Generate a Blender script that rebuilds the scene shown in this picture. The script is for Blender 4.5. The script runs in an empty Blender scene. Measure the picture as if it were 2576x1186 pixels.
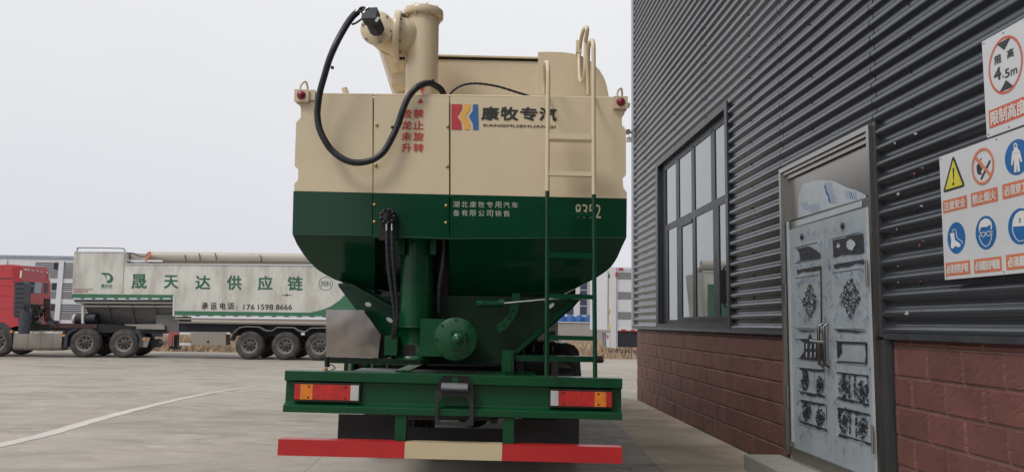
import bpy, math, random
from mathutils import Vector, Matrix
random.seed(7)
S = bpy.context.scene
C = S.collection
# ------------------------------------------------------------------ camera
PITCH, ROLL, WYAW = 0.1127, 0.01694, 0.04147
FPX, CAMH = 1932.0, 1.5
cp, sp, c_, s_ = math.cos(PITCH), math.sin(PITCH), math.cos(ROLL), math.sin(ROLL)
R_ = Vector((c_, -s_*sp, s_*cp)); U_ = Vector((-s_, -c_*sp, c_*cp)); F_ = Vector((0, cp, sp))
O_ = Vector((0, 0, CAMH))
cam = bpy.data.cameras.new('camera'); camo = bpy.data.objects.new('camera', cam); C.objects.link(camo)
cam.sensor_width = 36; cam.lens = 27.0; cam.clip_start = 0.1; cam.clip_end = 6000
camo.matrix_world = Matrix(((R_.x, U_.x, -F_.x, 0), (R_.y, U_.y, -F_.y, 0), (R_.z, U_.z, -F_.z, CAMH), (0, 0, 0, 1)))
S.camera = camo
# ------------------------------------------------------------------ world + sun (bright overcast)
SUN_EL, SUN_AZ = math.radians(50), math.radians(224)     # behind the camera, a little to the left
wd = bpy.data.worlds.new('World'); S.world = wd; wd.use_nodes = True
nt = wd.node_tree; bg = nt.nodes['Background']
sky = nt.nodes.new('ShaderNodeTexSky'); sky.sky_type = 'NISHITA'; sky.sun_disc = False
sky.sun_elevation = SUN_EL; sky.sun_rotation = SUN_AZ; sky.dust_density = 4; sky.air_density = 1.5
hs = nt.nodes.new('ShaderNodeHueSaturation'); hs.inputs['Saturation'].default_value = 0.35
nt.links.new(sky.outputs[0], hs.inputs['Color'])
mx = nt.nodes.new('ShaderNodeMix'); mx.data_type = 'RGBA'; mx.inputs[0].default_value = 0.90
mx.inputs[7].default_value = (7.3, 7.45, 7.8, 1)
wtc = nt.nodes.new('ShaderNodeTexCoord'); wsp = nt.nodes.new('ShaderNodeSeparateXYZ'); wcr = nt.nodes.new('ShaderNodeValToRGB')
nt.links.new(wtc.outputs['Generated'], wsp.inputs[0]); nt.links.new(wsp.outputs['Z'], wcr.inputs[0])
wcr.color_ramp.elements[0].color = (.80, .81, .875, 1); wcr.color_ramp.elements[1].color = (.985, .99, 1, 1); wcr.color_ramp.elements[1].position = .55
wsc = nt.nodes.new('ShaderNodeVectorMath'); wsc.operation = 'SCALE'; wsc.inputs['Scale'].default_value = 9.4; wno = nt.nodes.new('ShaderNodeTexNoise'); wno.inputs['Scale'].default_value = 1.6; wno.inputs['Detail'].default_value = 4; nt.links.new(wtc.outputs['Generated'], wno.inputs['Vector'])
wmr = nt.nodes.new('ShaderNodeMapRange'); wmr.inputs[1].default_value = .3; wmr.inputs[2].default_value = .7; wmr.inputs[3].default_value = .965; wmr.inputs[4].default_value = 1.03; nt.links.new(wno.outputs['Fac'], wmr.inputs[0])
wvm = nt.nodes.new('ShaderNodeVectorMath'); wvm.operation = 'SCALE'; nt.links.new(wcr.outputs[0], wvm.inputs[0]); nt.links.new(wmr.outputs[0], wvm.inputs['Scale']); nt.links.new(wvm.outputs[0], wsc.inputs[0]); nt.links.new(wsc.outputs[0], mx.inputs[7])
nt.links.new(hs.outputs[0], mx.inputs[6]); nt.links.new(mx.outputs[2], bg.inputs['Color'])
bg.inputs['Strength'].default_value = 0.10
sl = bpy.data.lights.new('sun', 'SUN'); sl.energy = 1.3; sl.angle = math.radians(16); sl.color = (1.0, 0.95, 0.88)
so = bpy.data.objects.new('sun', sl); C.objects.link(so)
sd = Vector((math.sin(SUN_AZ)*math.cos(SUN_EL), math.cos(SUN_AZ)*math.cos(SUN_EL), math.sin(SUN_EL)))
so.rotation_euler = sd.to_track_quat('Z', 'Y').to_euler()
S.view_settings.view_transform = 'Standard'; S.view_settings.look = 'None'
S.view_settings.exposure = 0.0; S.view_settings.gamma = 1.0
S.cycles.max_bounces = 8
# ------------------------------------------------------------------ helpers
def ray(u, v): return F_ + R_*((u-1288)/FPX) - U_*((v-593)/FPX)
def P(u, v, Y): d = ray(u, v); return O_ + d*(Y/d.y)            # point of the sight line at world y = Y
def G(u, v, z=0): d = ray(u, v); return O_ + d*((z-CAMH)/d.z)
WN = Vector((math.cos(WYAW), math.sin(WYAW), 0)); WD = Vector((-math.sin(WYAW), math.cos(WYAW), 0)); WA = 3.2605
def WP(s, z, o=0): return WN*(WA+o) + WD*s + Vector((0, 0, z))   # wall coordinates (o<0 is toward the yard)
def W(u, v, o=0): d = ray(u, v); return O_ + d*((WA+o-O_.dot(WN))/d.dot(WN))
def plane_pt(u, v, p0, n): d = ray(u, v); return O_ + d*((p0-O_).dot(n)/d.dot(n))
def crop(x0, y0, k): return lambda x, y: ((x0+x*k)/1.41615, (y0+y*k)/1.41615)

def catmull(pts, n=8):
    pts = [Vector(p) for p in pts]; q = [pts[0]*2-pts[1]] + pts + [pts[-1]*2-pts[-2]]; out = []
    for i in range(1, len(q)-2):
        a, b, c, d = q[i-1:i+3]
        for k in range(n):
            t = k/n
            out.append(0.5*((2*b)+(c-a)*t+(2*a-5*b+4*c-d)*t*t+(3*b-a-3*c+d)*t**3))
    out.append(pts[-1]); return out

def basis(d):
    d = d.normalized(); h = Vector((0, 0, 1)) if abs(d.z) < .9 else Vector((1, 0, 0))
    a = d.cross(h).normalized(); return a, d.cross(a).normalized()

ORG = {}
class MB:
    def __init__(s): s.v = []; s.f = []; s.sm = []; s.mi = []; s.m = 0
    def add(s, vs, fs, smooth=False):
        o = len(s.v); s.v += [Vector(p) for p in vs]
        for f in fs: s.f.append([i+o for i in f]); s.sm.append(smooth); s.mi.append(s.m)
        return s
    def box(s, a, b):
        x0, y0, z0 = a; x1, y1, z1 = b
        return s.prism([(x0, y0, z0), (x1, y0, z0), (x1, y0, z1), (x0, y0, z1)], (0, y1-y0, 0))
    def prism(s, pts, vec, smooth=False):
        n = len(pts); vec = Vector(vec); pts = [Vector(p) for p in pts]
        s.add(pts + [p+vec for p in pts], [list(range(n))[::-1], list(range(n, 2*n))])
        s.add(pts + [p+vec for p in pts], [[i, (i+1) % n, n+(i+1) % n, n+i] for i in range(n)], smooth); return s
    def hull8(s, a, b):      # two quads
        return s.add(list(a)+list(b), [[3, 2, 1, 0], [4, 5, 6, 7], [0, 1, 5, 4], [1, 2, 6, 5], [2, 3, 7, 6], [3, 0, 4, 7]])
    def cyl(s, a, b, r, r2=None, n=24, cap=True):
        a = Vector(a); b = Vector(b); r2 = r if r2 is None else r2; e, g = basis(b-a)
        ra = [a+(e*math.cos(t)+g*math.sin(t))*r for t in [2*math.pi*i/n for i in range(n)]]
        rb = [b+(e*math.cos(t)+g*math.sin(t))*r2 for t in [2*math.pi*i/n for i in range(n)]]
        s.add(ra+rb, [[i, n+i, n+(i+1) % n, (i+1) % n] for i in range(n)], True)
        if cap: s.add(ra, [list(range(n))]); s.add(rb, [list(range(n))[::-1]])
        return s
    def lathe(s, o, ax, prof, n=32, flat=False):    # prof: (radius, height along axis)
        o = Vector(o); ax = Vector(ax).normalized(); e, g = basis(ax); vs = []
        for r, h in prof: vs += [o+ax*h+(e*math.cos(t)+g*math.sin(t))*r for t in [2*math.pi*i/n for i in range(n)]]
        fs = []
        for k in range(len(prof)-1): fs += [[k*n+i, k*n+(i+1) % n, (k+1)*n+(i+1) % n, (k+1)*n+i] for i in range(n)]
        return s.add(vs, fs, not flat)
    def tube(s, path, r, n=10, rf=None, closed=False):
        path = [Vector(p) for p in path]; m = len(path); vs = []; a = None
        for i, p in enumerate(path):
            d = (path[min(i+1, m-1)]-path[max(i-1, 0)]).normalized()
            if a is None: a, _ = basis(d)
            a = (a-d*a.dot(d)).normalized(); g = d.cross(a); rr = r*(rf(i) if rf else 1)
            vs += [p+(a*math.cos(t)+g*math.sin(t))*rr for t in [2*math.pi*k/n for k in range(n)]]
        fs = [[i*n+k, i*n+(k+1) % n, (i+1)*n+(k+1) % n, (i+1)*n+k] for i in range(m-1) for k in range(n)]
        s.add(vs, fs, True); s.add(vs[:n], [list(range(n))[::-1]]); s.add(vs[-n:], [list(range(n))]); return s
    def cut(s): s.cuts = getattr(s, 'cuts', []) + [(len(s.v), len(s.f))]; return s
    def build_each(s, name, mats, parent=None, bevel=0):
        s.cut(); v0 = f0 = 0; out = []
        for v1, f1 in s.cuts:
            if f1 > f0:
                m = MB(); m.v = s.v[v0:v1]; m.f = [[i-v0 for i in f] for f in s.f[f0:f1]]; m.sm = s.sm[f0:f1]; m.mi = s.mi[f0:f1]; out.append(m.build(name, mats, parent, bevel))
            v0, f0 = v1, f1
        return out
    def build(s, name, mats, parent=None, bevel=0, seg=2, wuv=False):
        org = ORG.get(parent.name, Vector()) if parent else (s.org if hasattr(s, 'org') else Vector())
        me = bpy.data.meshes.new(name); me.from_pydata([p-org for p in s.v], [], s.f)
        for m in (mats if isinstance(mats, (list, tuple)) else [mats]): me.materials.append(m)
        me.polygons.foreach_set('use_smooth', s.sm); me.polygons.foreach_set('material_index', s.mi)
        if wuv:
            uv = me.uv_layers.new(name='UVMap')
            for l in me.loops: p = s.v[l.vertex_index]; uv.data[l.index].uv = (p.dot(WD), p.z)
        me.update()
        o = bpy.data.objects.new(name, me); C.objects.link(o); o.parent = parent
        if not parent: o.location = org
        ORG[o.name] = org
        if bevel:
            b = o.modifiers.new('bevel', 'BEVEL'); b.width = bevel; b.segments = seg; b.limit_method = 'ANGLE'; b.angle_limit = math.radians(50)
        return o

def thing(name, label, cat, loc=(0, 0, 0), group=None):
    o = bpy.data.objects.new(name, None); C.objects.link(o); o.location = loc; ORG[o.name] = Vector(loc)
    o.empty_display_size = .3; o['label'] = label; o['category'] = cat
    if group: o['group'] = group
    return o
def tag(o, label, cat, group=None):
    o['label'] = label; o['category'] = cat
    if group: o['group'] = group
    return o
def kind(o, k): o['kind'] = k; return o
def copy_tree(o, parent, off):
    c = o.copy(); C.objects.link(c); c.parent = parent; c.location = o.location + Vector(off); ORG[c.name] = ORG.get(o.name, Vector())
    for ch in list(o.children):
        d = ch.copy(); C.objects.link(d); d.parent = c
    return c

# ------------------------------------------------------------------ materials
def mat(name, col, rough=.5, metal=0, var=.12, vs=3., bump=0., bs=60., coat=0, spec=.5, dirt=None, dcol=(.12, .1, .08), ds=2., stretch=(1, 1, 1), rvar=0.12, ior=1.5):
    m = bpy.data.materials.new(name); m.use_nodes = True; t = m.node_tree; N = t.nodes; L = t.links
    b = N['Principled BSDF']; b.inputs['Roughness'].default_value = rough; b.inputs['Metallic'].default_value = metal
    b.inputs['Coat Weight'].default_value = coat; b.inputs['Coat Roughness'].default_value = .06; b.inputs['Specular IOR Level'].default_value = spec; b.inputs['IOR'].default_value = ior
    tc = N.new('ShaderNodeTexCoord'); mp = N.new('ShaderNodeMapping'); mp.inputs['Scale'].default_value = stretch
    L.new(tc.outputs['Object'], mp.inputs[0])
    n = N.new('ShaderNodeTexNoise'); n.inputs['Scale'].default_value = vs; n.inputs['Detail'].default_value = 6; n.inputs['Roughness'].default_value = .6
    L.new(mp.outputs[0], n.inputs['Vector'])
    r = N.new('ShaderNodeMapRange'); r.inputs[1].default_value = .3; r.inputs[2].default_value = .7; r.inputs[3].default_value = 1-var; r.inputs[4].default_value = 1+var
    L.new(n.outputs['Fac'], r.inputs[0])
    v = N.new('ShaderNodeVectorMath'); v.operation = 'SCALE'; v.inputs[0].default_value = col[:3]; L.new(r.outputs[0], v.inputs['Scale'])
    out = v.outputs[0]
    if dirt:
        n2 = N.new('ShaderNodeTexNoise'); n2.inputs['Scale'].default_value = ds; n2.inputs['Detail'].default_value = 8; n2.inputs['Roughness'].default_value = .7
        L.new(mp.outputs[0], n2.inputs['Vector'])
        r2 = N.new('ShaderNodeMapRange'); r2.inputs[1].default_value = .45; r2.inputs[2].default_value = .75; r2.inputs[4].default_value = dirt
        L.new(n2.outputs['Fac'], r2.inputs[0]); x = N.new('ShaderNodeMix'); x.data_type = 'RGBA'; L.new(r2.outputs[0], x.inputs[0]); L.new(out, x.inputs[6]); x.inputs[7].default_value = (*dcol, 1)
        out = x.outputs[2]
    L.new(out, b.inputs['Base Color'])
    rr = N.new('ShaderNodeMapRange'); rr.inputs[1].default_value = .3; rr.inputs[2].default_value = .7; rr.inputs[3].default_value = max(0, rough-rvar*rough); rr.inputs[4].default_value = min(1, rough+rvar*rough)
    L.new(n.outputs['Fac'], rr.inputs[0]); L.new(rr.outputs[0], b.inputs['Roughness'])
    if bump:
        n3 = N.new('ShaderNodeTexNoise'); n3.inputs['Scale'].default_value = bs; n3.inputs['Detail'].default_value = 3; L.new(mp.outputs[0], n3.inputs['Vector'])
        bu = N.new('ShaderNodeBump'); bu.inputs['Strength'].default_value = bump; bu.inputs['Distance'].default_value = .01; L.new(n3.outputs['Fac'], bu.inputs['Height']); L.new(bu.outputs[0], b.inputs['Normal'])
    return m
BEIGE = (.675, .565, .395); GREEN = (.002, .046, .020)
M = dict(
    beige=mat('beige_paint', BEIGE, .27, var=.045, vs=.9, bump=.16, bs=1.6, spec=.5, dirt=.10, dcol=(.42, .34, .25), ds=1.3),
    beige_plate=mat('beige_checker_plate', (.65, .54, .38), .38, var=.03),
    green=mat('green_paint', GREEN, .17, var=.06, vs=1.2, bump=.10, bs=2.2, coat=0, spec=.45, dirt=.08, dcol=(.05, .09, .06)),
    greenbeam=mat('green_beam_paint', (.002, .062, .022), .28, var=.10, vs=4, bump=.03, bs=25, coat=0, spec=.4, dirt=.05, dcol=(.05, .09, .06), ds=6),
    red=mat('red_paint', (.50, .020, .024), .35, var=.12, vs=2.5, dirt=.25, dcol=(.35, .05, .04)),
    cream=mat('cream_paint', (.60, .50, .32), .4, var=.05, vs=4),
    redtxt=mat('red_lettering', (.52, .05, .045), .5, var=.1, vs=30), blktxt=mat('black_lettering', (.022, .025, .026), .5, var=.1, vs=30),
    whitetxt=mat('white_lettering', (.44, .46, .41), .6, var=.3, vs=80), yeltxt=mat('cream_lettering', (.45, .43, .29), .6, var=.3, vs=60),
    logored=mat('logo_red', (.52, .04, .05), .45), logoor=mat('logo_orange', (.78, .42, .08), .45), logoblue=mat('logo_blue', (.03, .13, .36), .45),
    rubber=mat('black_rubber', (.014, .014, .016), .55, var=.2, vs=8, bump=.05, bs=50),
    hose=mat('black_hose', (.016, .018, .024), .38, var=.15, vs=30),
    flap=mat('mud_flap_rubber', (.030, .029, .034), .7, var=.15, vs=5, dirt=.25, dcol=(.07, .065, .06), ds=6),
    tyre=mat('dusty_tyre', (.045, .042, .042), .85, var=.2, vs=6, dirt=.7, dcol=(.17, .15, .135), ds=3),
    tyredark=mat('dark_tyre', (.018, .018, .019), .8, var=.2, vs=6, dirt=.3, dcol=(.07, .06, .055), ds=3),
    rim=mat('dusty_steel_rim', (.27, .245, .23), .6, .2, var=.15, vs=8, dirt=.6, dcol=(.12, .10, .09), ds=6), hub=mat('dark_hub', (.06, .055, .05), .6, .2, var=.3, vs=12),
    darkmetal=mat('dark_steel', (.022, .022, .024), .5, .3, var=.25, vs=8, dirt=.3, dcol=(.06, .05, .045), ds=5),
    blackgloss=mat('black_gloss_plastic', (.008, .009, .011), .15, var=.2, vs=3, bump=.05, bs=6),
    steel=mat('bare_steel', (.62, .62, .60), .25, 1, var=.08, vs=20), brass=mat('brass_bolt', (.45, .33, .13), .35, .8),
    chromebox=mat('stainless_sheet', (.44, .41, .385), .12, 1, var=.25, vs=2.2, bump=1.0, bs=1.3, dirt=.25, dcol=(.25, .23, .25), ds=3),
    markred=mat('dull_red_lens', (.24, .012, .03), .3, coat=.2), lensred=mat('red_lens', (.50, .015, .013), .12, var=.25, vs=14, coat=.6, bump=.3, bs=160), lensor=mat('orange_lens', (.72, .20, .014), .12, var=.2, vs=14, coat=.6, bump=.3, bs=160),
    lenswhite=mat('clear_lens', (.52, .53, .53), .15, var=.1, vs=14, coat=.5, bump=.3, bs=160), lensbk=mat('lamp_housing', (.018, .018, .018), .4),
    clad=mat('anthracite_cladding', (.076, .086, .106), .27, .5, var=.18, vs=1.6, bump=.05, bs=3, spec=.6, coat=.35, dirt=.25, dcol=(.10, .10, .105), ds=1.5, stretch=(1, .25, 1.6)),
    trim=mat('anthracite_trim', (.045, .048, .055), .38, .2, var=.15, vs=5, dirt=.5, dcol=(.10, .10, .098), ds=8),
    trimlight=mat('pale_corner_trim', (.42, .44, .46), .4, .3, var=.06),
    frame=mat('dark_blue_window_frame', (.022, .028, .040), .4, .1, var=.1, dirt=.2, dcol=(.06, .06, .065), ds=7),
    glass=mat('reflective_glass', (.34, .37, .37), .012, .9, var=.03, ior=1.6, rvar=0),
    stain=mat('brushed_stainless_door', (.42, .405, .385), .30, 1, var=.07, vs=2, stretch=(12, 12, .6), dirt=.1, dcol=(.2, .18, .16)),
    darkst=mat('dark_handle_steel', (.16, .15, .15), .3, 1),
    torn=mat('bare_embossed_steel', (.028, .029, .032), .45, .2, var=.5, vs=25, bump=.6, bs=60, dirt=.25, dcol=(.16, .16, .17), ds=24),
    film=mat('pale_blue_film', (.37, .42, .46), .40, 0, var=.12, vs=4, bump=.35, bs=18, dirt=.22, dcol=(.24, .27, .31), ds=7),
    filmink=mat('blue_film_print', (.04, .12, .36), .5, var=.25, vs=40), filmwhite=mat('white_film_edge', (.46, .51, .56), .4, bump=.3, bs=14),
    step=mat('step_concrete', (.36, .36, .33), .85, var=.12, vs=5, bump=.3, bs=60, dirt=.3, dcol=(.2, .19, .17)),
    signwhite=mat('sign_white', (.62, .64, .67), .35, var=.04, dirt=.12, dcol=(.5, .5, .48)), signor=mat('sign_orange', (.62, .19, .09), .45, var=.08), signblue=mat('sign_blue', (.016, .13, .37), .45),
    signyel=mat('sign_yellow', (.66, .60, .05), .45), signblk=mat('sign_black', (.03, .033, .035), .5), signpale=mat('sign_lettering_white', (.70, .70, .68), .45), signred=mat('sign_red', (.60, .13, .075), .45),
    trucktank=mat('weathered_white_tank', (.62, .615, .575), .5, var=.12, vs=1.4, dirt=.85, dcol=(.30, .27, .235), ds=.9, stretch=(1.8, 1.8, .6)),
    tankpipe=mat('weathered_pipe', (.52, .48, .43), .5, var=.1, dirt=.6, dcol=(.28, .24, .2), ds=3),
    tankgreen=mat('trailer_green', (.04, .16, .085), .5, var=.1, dirt=.25, dcol=(.12, .2, .15)), tankgreen2=mat('green_lettering', (.022, .12, .075), .5, var=.1, dirt=.25, dcol=(.1, .16, .12)),
    tankunder=mat('dusty_grey_hopper', (.15, .145, .15), .6, var=.12, vs=2, dirt=.4, dcol=(.22, .2, .18), ds=3),
    cabred=mat('red_cab_paint', (.50, .045, .06), .35, var=.08, dirt=.2, dcol=(.4, .12, .11)), cabdark=mat('dark_fairing', (.045, .05, .065), .5, var=.15),
    alu=mat('dusty_aluminium', (.33, .30, .27), .42, .6, var=.1, vs=3, dirt=.5, dcol=(.25, .22, .19), ds=3),
    lswhite=mat('livestock_trailer_white', (.62, .63, .67), .4, var=.04), lsgrey=mat('livestock_trailer_grey', (.20, .20, .21), .5, var=.06), lsdark=mat('dark_vent', (.02, .022, .035), .6),
    grille=mat('radiator_black', (.02, .018, .018), .6), cable=mat('coiled_cable', (.02, .02, .03), .5), greybox=mat('grey_metal', (.22, .21, .20), .5, .2, var=.15, dirt=.3),
    farwhite=mat('far_factory_white', (.56, .57, .60), .7, var=.04), farglass=mat('far_blue_glass', (.03, .045, .09), .3), farblue=mat('blue_panels', (.05, .16, .42), .6, var=.3, vs=.8),
    farwall=mat('grey_yard_wall', (.33, .31, .30), .85, var=.12, vs=.5, dirt=.4, dcol=(.26, .23, .21), ds=.6), hill=mat('haze_blue_hill', (.050, .066, .105), .9, var=.15, vs=.01),  # blue of the haze is mixed into the wooded hill's colour
    cab=mat('green_cab_paint', (.03, .16, .08), .3), black=mat('matt_black', (.01, .01, .011), .7),
    scrapw=mat('white_film_scrap', (.40, .40, .41), .5), scrapr=mat('red_film_scrap', (.25, .06, .05), .6), amber=mat('amber_reflector', (.75, .25, .03), .3), linepaint=mat('worn_white_line', (.58, .56, .52), .8, var=.06, vs=3, dirt=.5, dcol=(.45, .43, .395), ds=2),
)
# checker plate bump
def checker(m, sc=30):
    t = m.node_tree; N = t.nodes; L = t.links; b = N['Principled BSDF']; tc = N.new('ShaderNodeTexCoord'); sp = N.new('ShaderNodeSeparateXYZ'); L.new(tc.outputs['Object'], sp.inputs[0])
    def wave(ax, az, f):
        a = N.new('ShaderNodeMath'); a.operation = 'MULTIPLY'; a.inputs[1].default_value = ax*f; L.new(sp.outputs['X'], a.inputs[0])
        c = N.new('ShaderNodeMath'); c.operation = 'MULTIPLY_ADD'; c.inputs[1].default_value = az*f; L.new(sp.outputs['Z'], c.inputs[0]); L.new(a.outputs[0], c.inputs[2])
        d = N.new('ShaderNodeMath'); d.operation = 'SINE'; L.new(c.outputs[0], d.inputs[0]); return d.outputs[0]
    p = N.new('ShaderNodeMath'); p.operation = 'MULTIPLY'; L.new(wave(.5, .87, 95), p.inputs[0]); L.new(wave(.87, -.5, 190), p.inputs[1])
    q = N.new('ShaderNodeMapRange'); q.inputs[1].default_value = .35; q.inputs[2].default_value = .8; L.new(p.outputs[0], q.inputs[0])
    bu = N.new('ShaderNodeBump'); bu.inputs['Strength'].default_value = .28; bu.inputs['Distance'].default_value = .003; L.new(q.outputs[0], bu.inputs['Height']); L.new(bu.outputs[0], b.inputs['Normal'])
checker(M['beige_plate'], 17)

def brick_mat():
    m = bpy.data.materials.new('red_block_masonry'); m.use_nodes = True; t = m.node_tree; N = t.nodes; L = t.links; b = N['Principled BSDF']; b.inputs['Roughness'].default_value = .55
    uv = N.new('ShaderNodeUVMap'); mp = N.new('ShaderNodeMapping'); mp.inputs['Location'].default_value = (-.118, -.0245, 0); L.new(uv.outputs[0], mp.inputs[0])
    br = N.new('ShaderNodeTexBrick'); br.inputs['Scale'].default_value = 1; br.inputs['Brick Width'].default_value = .412; br.inputs['Row Height'].default_value = .2235
    br.inputs['Mortar Size'].default_value = .0065; br.inputs['Mortar Smooth'].default_value = .6; br.inputs['Bias'].default_value = -.1
    br.inputs['Color1'].default_value = (.178, .072, .060, 1); br.inputs['Color2'].default_value = (.140, .060, .052, 1); br.inputs['Mortar'].default_value = (.25, .175, .155, 1)
    L.new(mp.outputs[0], br.inputs['Vector'])
    n = N.new('ShaderNodeTexNoise'); n.inputs['Scale'].default_value = 3.5; n.inputs['Detail'].default_value = 7; L.new(uv.outputs[0], n.inputs['Vector'])
    r = N.new('ShaderNodeMapRange'); r.inputs[1].default_value = .3; r.inputs[2].default_value = .7; r.inputs[3].default_value = .82; r.inputs[4].default_value = 1.18; L.new(n.outputs['Fac'], r.inputs[0])
    v = N.new('ShaderNodeVectorMath'); v.operation = 'SCALE'; L.new(br.outputs['Color'], v.inputs[0]); L.new(r.outputs[0], v.inputs['Scale']); L.new(v.outputs[0], b.inputs['Base Color'])
    w = N.new('ShaderNodeTexWave'); w.wave_type = 'BANDS'; w.bands_direction = 'DIAGONAL'; w.inputs['Scale'].default_value = 7; w.inputs['Distortion'].default_value = 9; w.inputs['Detail'].default_value = 4; w.inputs['Detail Scale'].default_value = 1.1; L.new(uv.outputs[0], w.inputs['Vector'])
    # veins: narrow ridges of the wave
    pw = N.new('ShaderNodeMath'); pw.operation = 'POWER'; pw.inputs[1].default_value = 5; L.new(w.outputs['Fac'], pw.inputs[0])
    inv = N.new('ShaderNodeMath'); inv.operation = 'MULTIPLY_ADD'; inv.inputs[1].default_value = -1.6; L.new(br.outputs['Fac'], inv.inputs[0]); L.new(pw.outputs[0], inv.inputs[2])
    bu = N.new('ShaderNodeBump'); bu.inputs['Strength'].default_value = .35; bu.inputs['Distance'].default_value = .009; L.new(inv.outputs[0], bu.inputs['Height']); L.new(bu.outputs[0], b.inputs['Normal'])
    return m
def ground_mat(name, col, col2, slab=None, dust=.35, cracks=False, stretch=(1, 1, 1), stain=None):
    m = bpy.data.materials.new(name); m.use_nodes = True; t = m.node_tree; N = t.nodes; L = t.links; b = N['Principled BSDF']; b.inputs['Roughness'].default_value = .8; b.inputs['Specular IOR Level'].default_value = .3
    tc = N.new('ShaderNodeTexCoord'); mp = N.new('ShaderNodeMapping'); mp.inputs['Scale'].default_value = stretch; L.new(tc.outputs['Object'], mp.inputs[0]); vec = mp.outputs[0]
    def noise(sc, det=8, ro=.6, lo=.35, hi=.65, dist=0):
        n = N.new('ShaderNodeTexNoise'); n.inputs['Scale'].default_value = sc; n.inputs['Detail'].default_value = det; n.inputs['Roughness'].default_value = ro; n.inputs['Distortion'].default_value = dist; L.new(vec, n.inputs['Vector'])
        r = N.new('ShaderNodeMapRange'); r.inputs[1].default_value = lo; r.inputs[2].default_value = hi; L.new(n.outputs['Fac'], r.inputs[0]); return r.outputs[0]
    def mix(f, a, bb, k=1.):
        x = N.new('ShaderNodeMix'); x.data_type = 'RGBA'
        if k != 1: q = N.new('ShaderNodeMath'); q.operation = 'MULTIPLY'; q.inputs[1].default_value = k; L.new(f, q.inputs[0]); f = q.outputs[0]
        L.new(f, x.inputs[0])
        for i, s in ((6, a), (7, bb)):
            if isinstance(s, tuple): x.inputs[i].default_value = (*s, 1)
            else: L.new(s, x.inputs[i])
        return x.outputs[2]
    o = mix(noise(.35, 9, .65), col, col2)
    o = mix(noise(.7, 7, .7, .4, .6, .8), o, (col[0]*1.04, col[1]*.975, col[2]*.97), .8)
    o = mix(noise(1.6, 8, .7, .5, .8, .6), o, tuple(min(1, c*1.25) for c in col), dust)
    o = mix(noise(14, 4, .7, .6, .85), o, tuple(c*.7 for c in col2), .35)
    o = mix(noise(22, 6, .75, .66, .74), o, tuple(min(1, c*1.6) for c in col), .8)
    o = mix(noise(4, 10, .78, .58, .70, .5), o, tuple(min(1, c*1.45) for c in col), min(1, dust*1.7))
    m5 = N.new('ShaderNodeMapping'); m5.inputs['Scale'].default_value = (.6, 1.5, 1); m5.inputs['Rotation'].default_value = (0, 0, .55); L.new(tc.outputs['Object'], m5.inputs[0]); vec = m5.outputs[0]
    o = mix(noise(.55, 9, .72, .47, .62, 1.2), o, tuple(c*.70 for c in col2), .7)
    o = mix(noise(1.7, 10, .78, .53, .68, .9), o, tuple(min(1, c*1.35) for c in col), .75)
    vec = mp.outputs[0]
    o = mix(noise(.55, 4, .5, .60, .70, 1.5), o, tuple(c*.72 for c in col2), .45)
    if stain: o = mix(noise(.9, 6, .6, .45, .7, .4), o, stain, .7)
    h = noise(40, 4, .6, 0, 1)
    if slab:
        br = N.new('ShaderNodeTexBrick'); br.offset = 0; br.inputs['Scale'].default_value = 1; br.inputs['Brick Width'].default_value = slab[0]; br.inputs['Row Height'].default_value = slab[1]; br.inputs['Mortar Size'].default_value = .010; br.inputs['Mortar Smooth'].default_value = .3
        m2 = N.new('ShaderNodeMapping'); m2.inputs['Location'].default_value = (slab[2], slab[3], 0); m2.inputs['Rotation'].default_value = (0, 0, -WYAW); L.new(tc.outputs['Object'], m2.inputs[0]); L.new(m2.outputs[0], br.inputs['Vector'])
        br.inputs['Color1'].default_value = (1, 1, 1, 1); br.inputs['Color2'].default_value = (.88, .875, .86, 1); br.inputs['Mortar'].default_value = (.74, .73, .71, 1)
        vm = N.new('ShaderNodeVectorMath'); vm.operation = 'MULTIPLY'; L.new(o, vm.inputs[0]); L.new(br.outputs['Color'], vm.inputs[1]); o = vm.outputs[0]
    if cracks:
        vo = N.new('ShaderNodeTexVoronoi'); vo.feature = 'DISTANCE_TO_EDGE'; vo.inputs['Scale'].default_value = 1.0; m3 = N.new('ShaderNodeMapping'); m3.inputs['Scale'].default_value = (.9, 2.6, 1)
        dn = N.new('ShaderNodeTexNoise'); dn.inputs['Scale'].default_value = 2.5; dn.inputs['Detail'].default_value = 6; L.new(tc.outputs['Object'], dn.inputs['Vector']); ad = N.new('ShaderNodeVectorMath'); ad.operation = 'MULTIPLY_ADD'; ad.inputs[1].default_value = (.5, .5, .5)
        L.new(dn.outputs['Color'], ad.inputs[0]); L.new(tc.outputs['Object'], ad.inputs[2]); L.new(ad.outputs[0], m3.inputs[0]); L.new(m3.outputs[0], vo.inputs['Vector'])
        r = N.new('ShaderNodeMapRange'); r.inputs[1].default_value = .008; r.inputs[2].default_value = .03; r.inputs[3].default_value = 1; r.inputs[4].default_value = 0; L.new(vo.outputs['Distance'], r.inputs[0])
        o = mix(r.outputs[0], o, (.14, .13, .115), .6)
    L.new(o, b.inputs['Base Color'])
    bu = N.new('ShaderNodeBump'); bu.inputs['Strength'].default_value = .35; bu.inputs['Distance'].default_value = .01; L.new(h, bu.inputs['Height']); L.new(bu.outputs[0], b.inputs['Normal'])
    return m
M['brick'] = brick_mat()
M['concrete'] = ground_mat('yard_concrete', (.405, .375, .335), (.345, .33, .285), (4.5, 5.2, 6.2, -.35), dust=.45)
M['apron'] = ground_mat('brownish_apron_concrete', (.50, .445, .365), (.39, .335, .262), (9, 3.2, 3.0, -.1), dust=.3, stain=(.30, .24, .17))
M['strip'] = ground_mat('cracked_concrete_strip', (.37, .35, .315), (.31, .29, .255), dust=.3, cracks=True)
M['earth'] = ground_mat('dry_earth', (.30, .25, .20), (.24, .20, .155))
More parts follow.
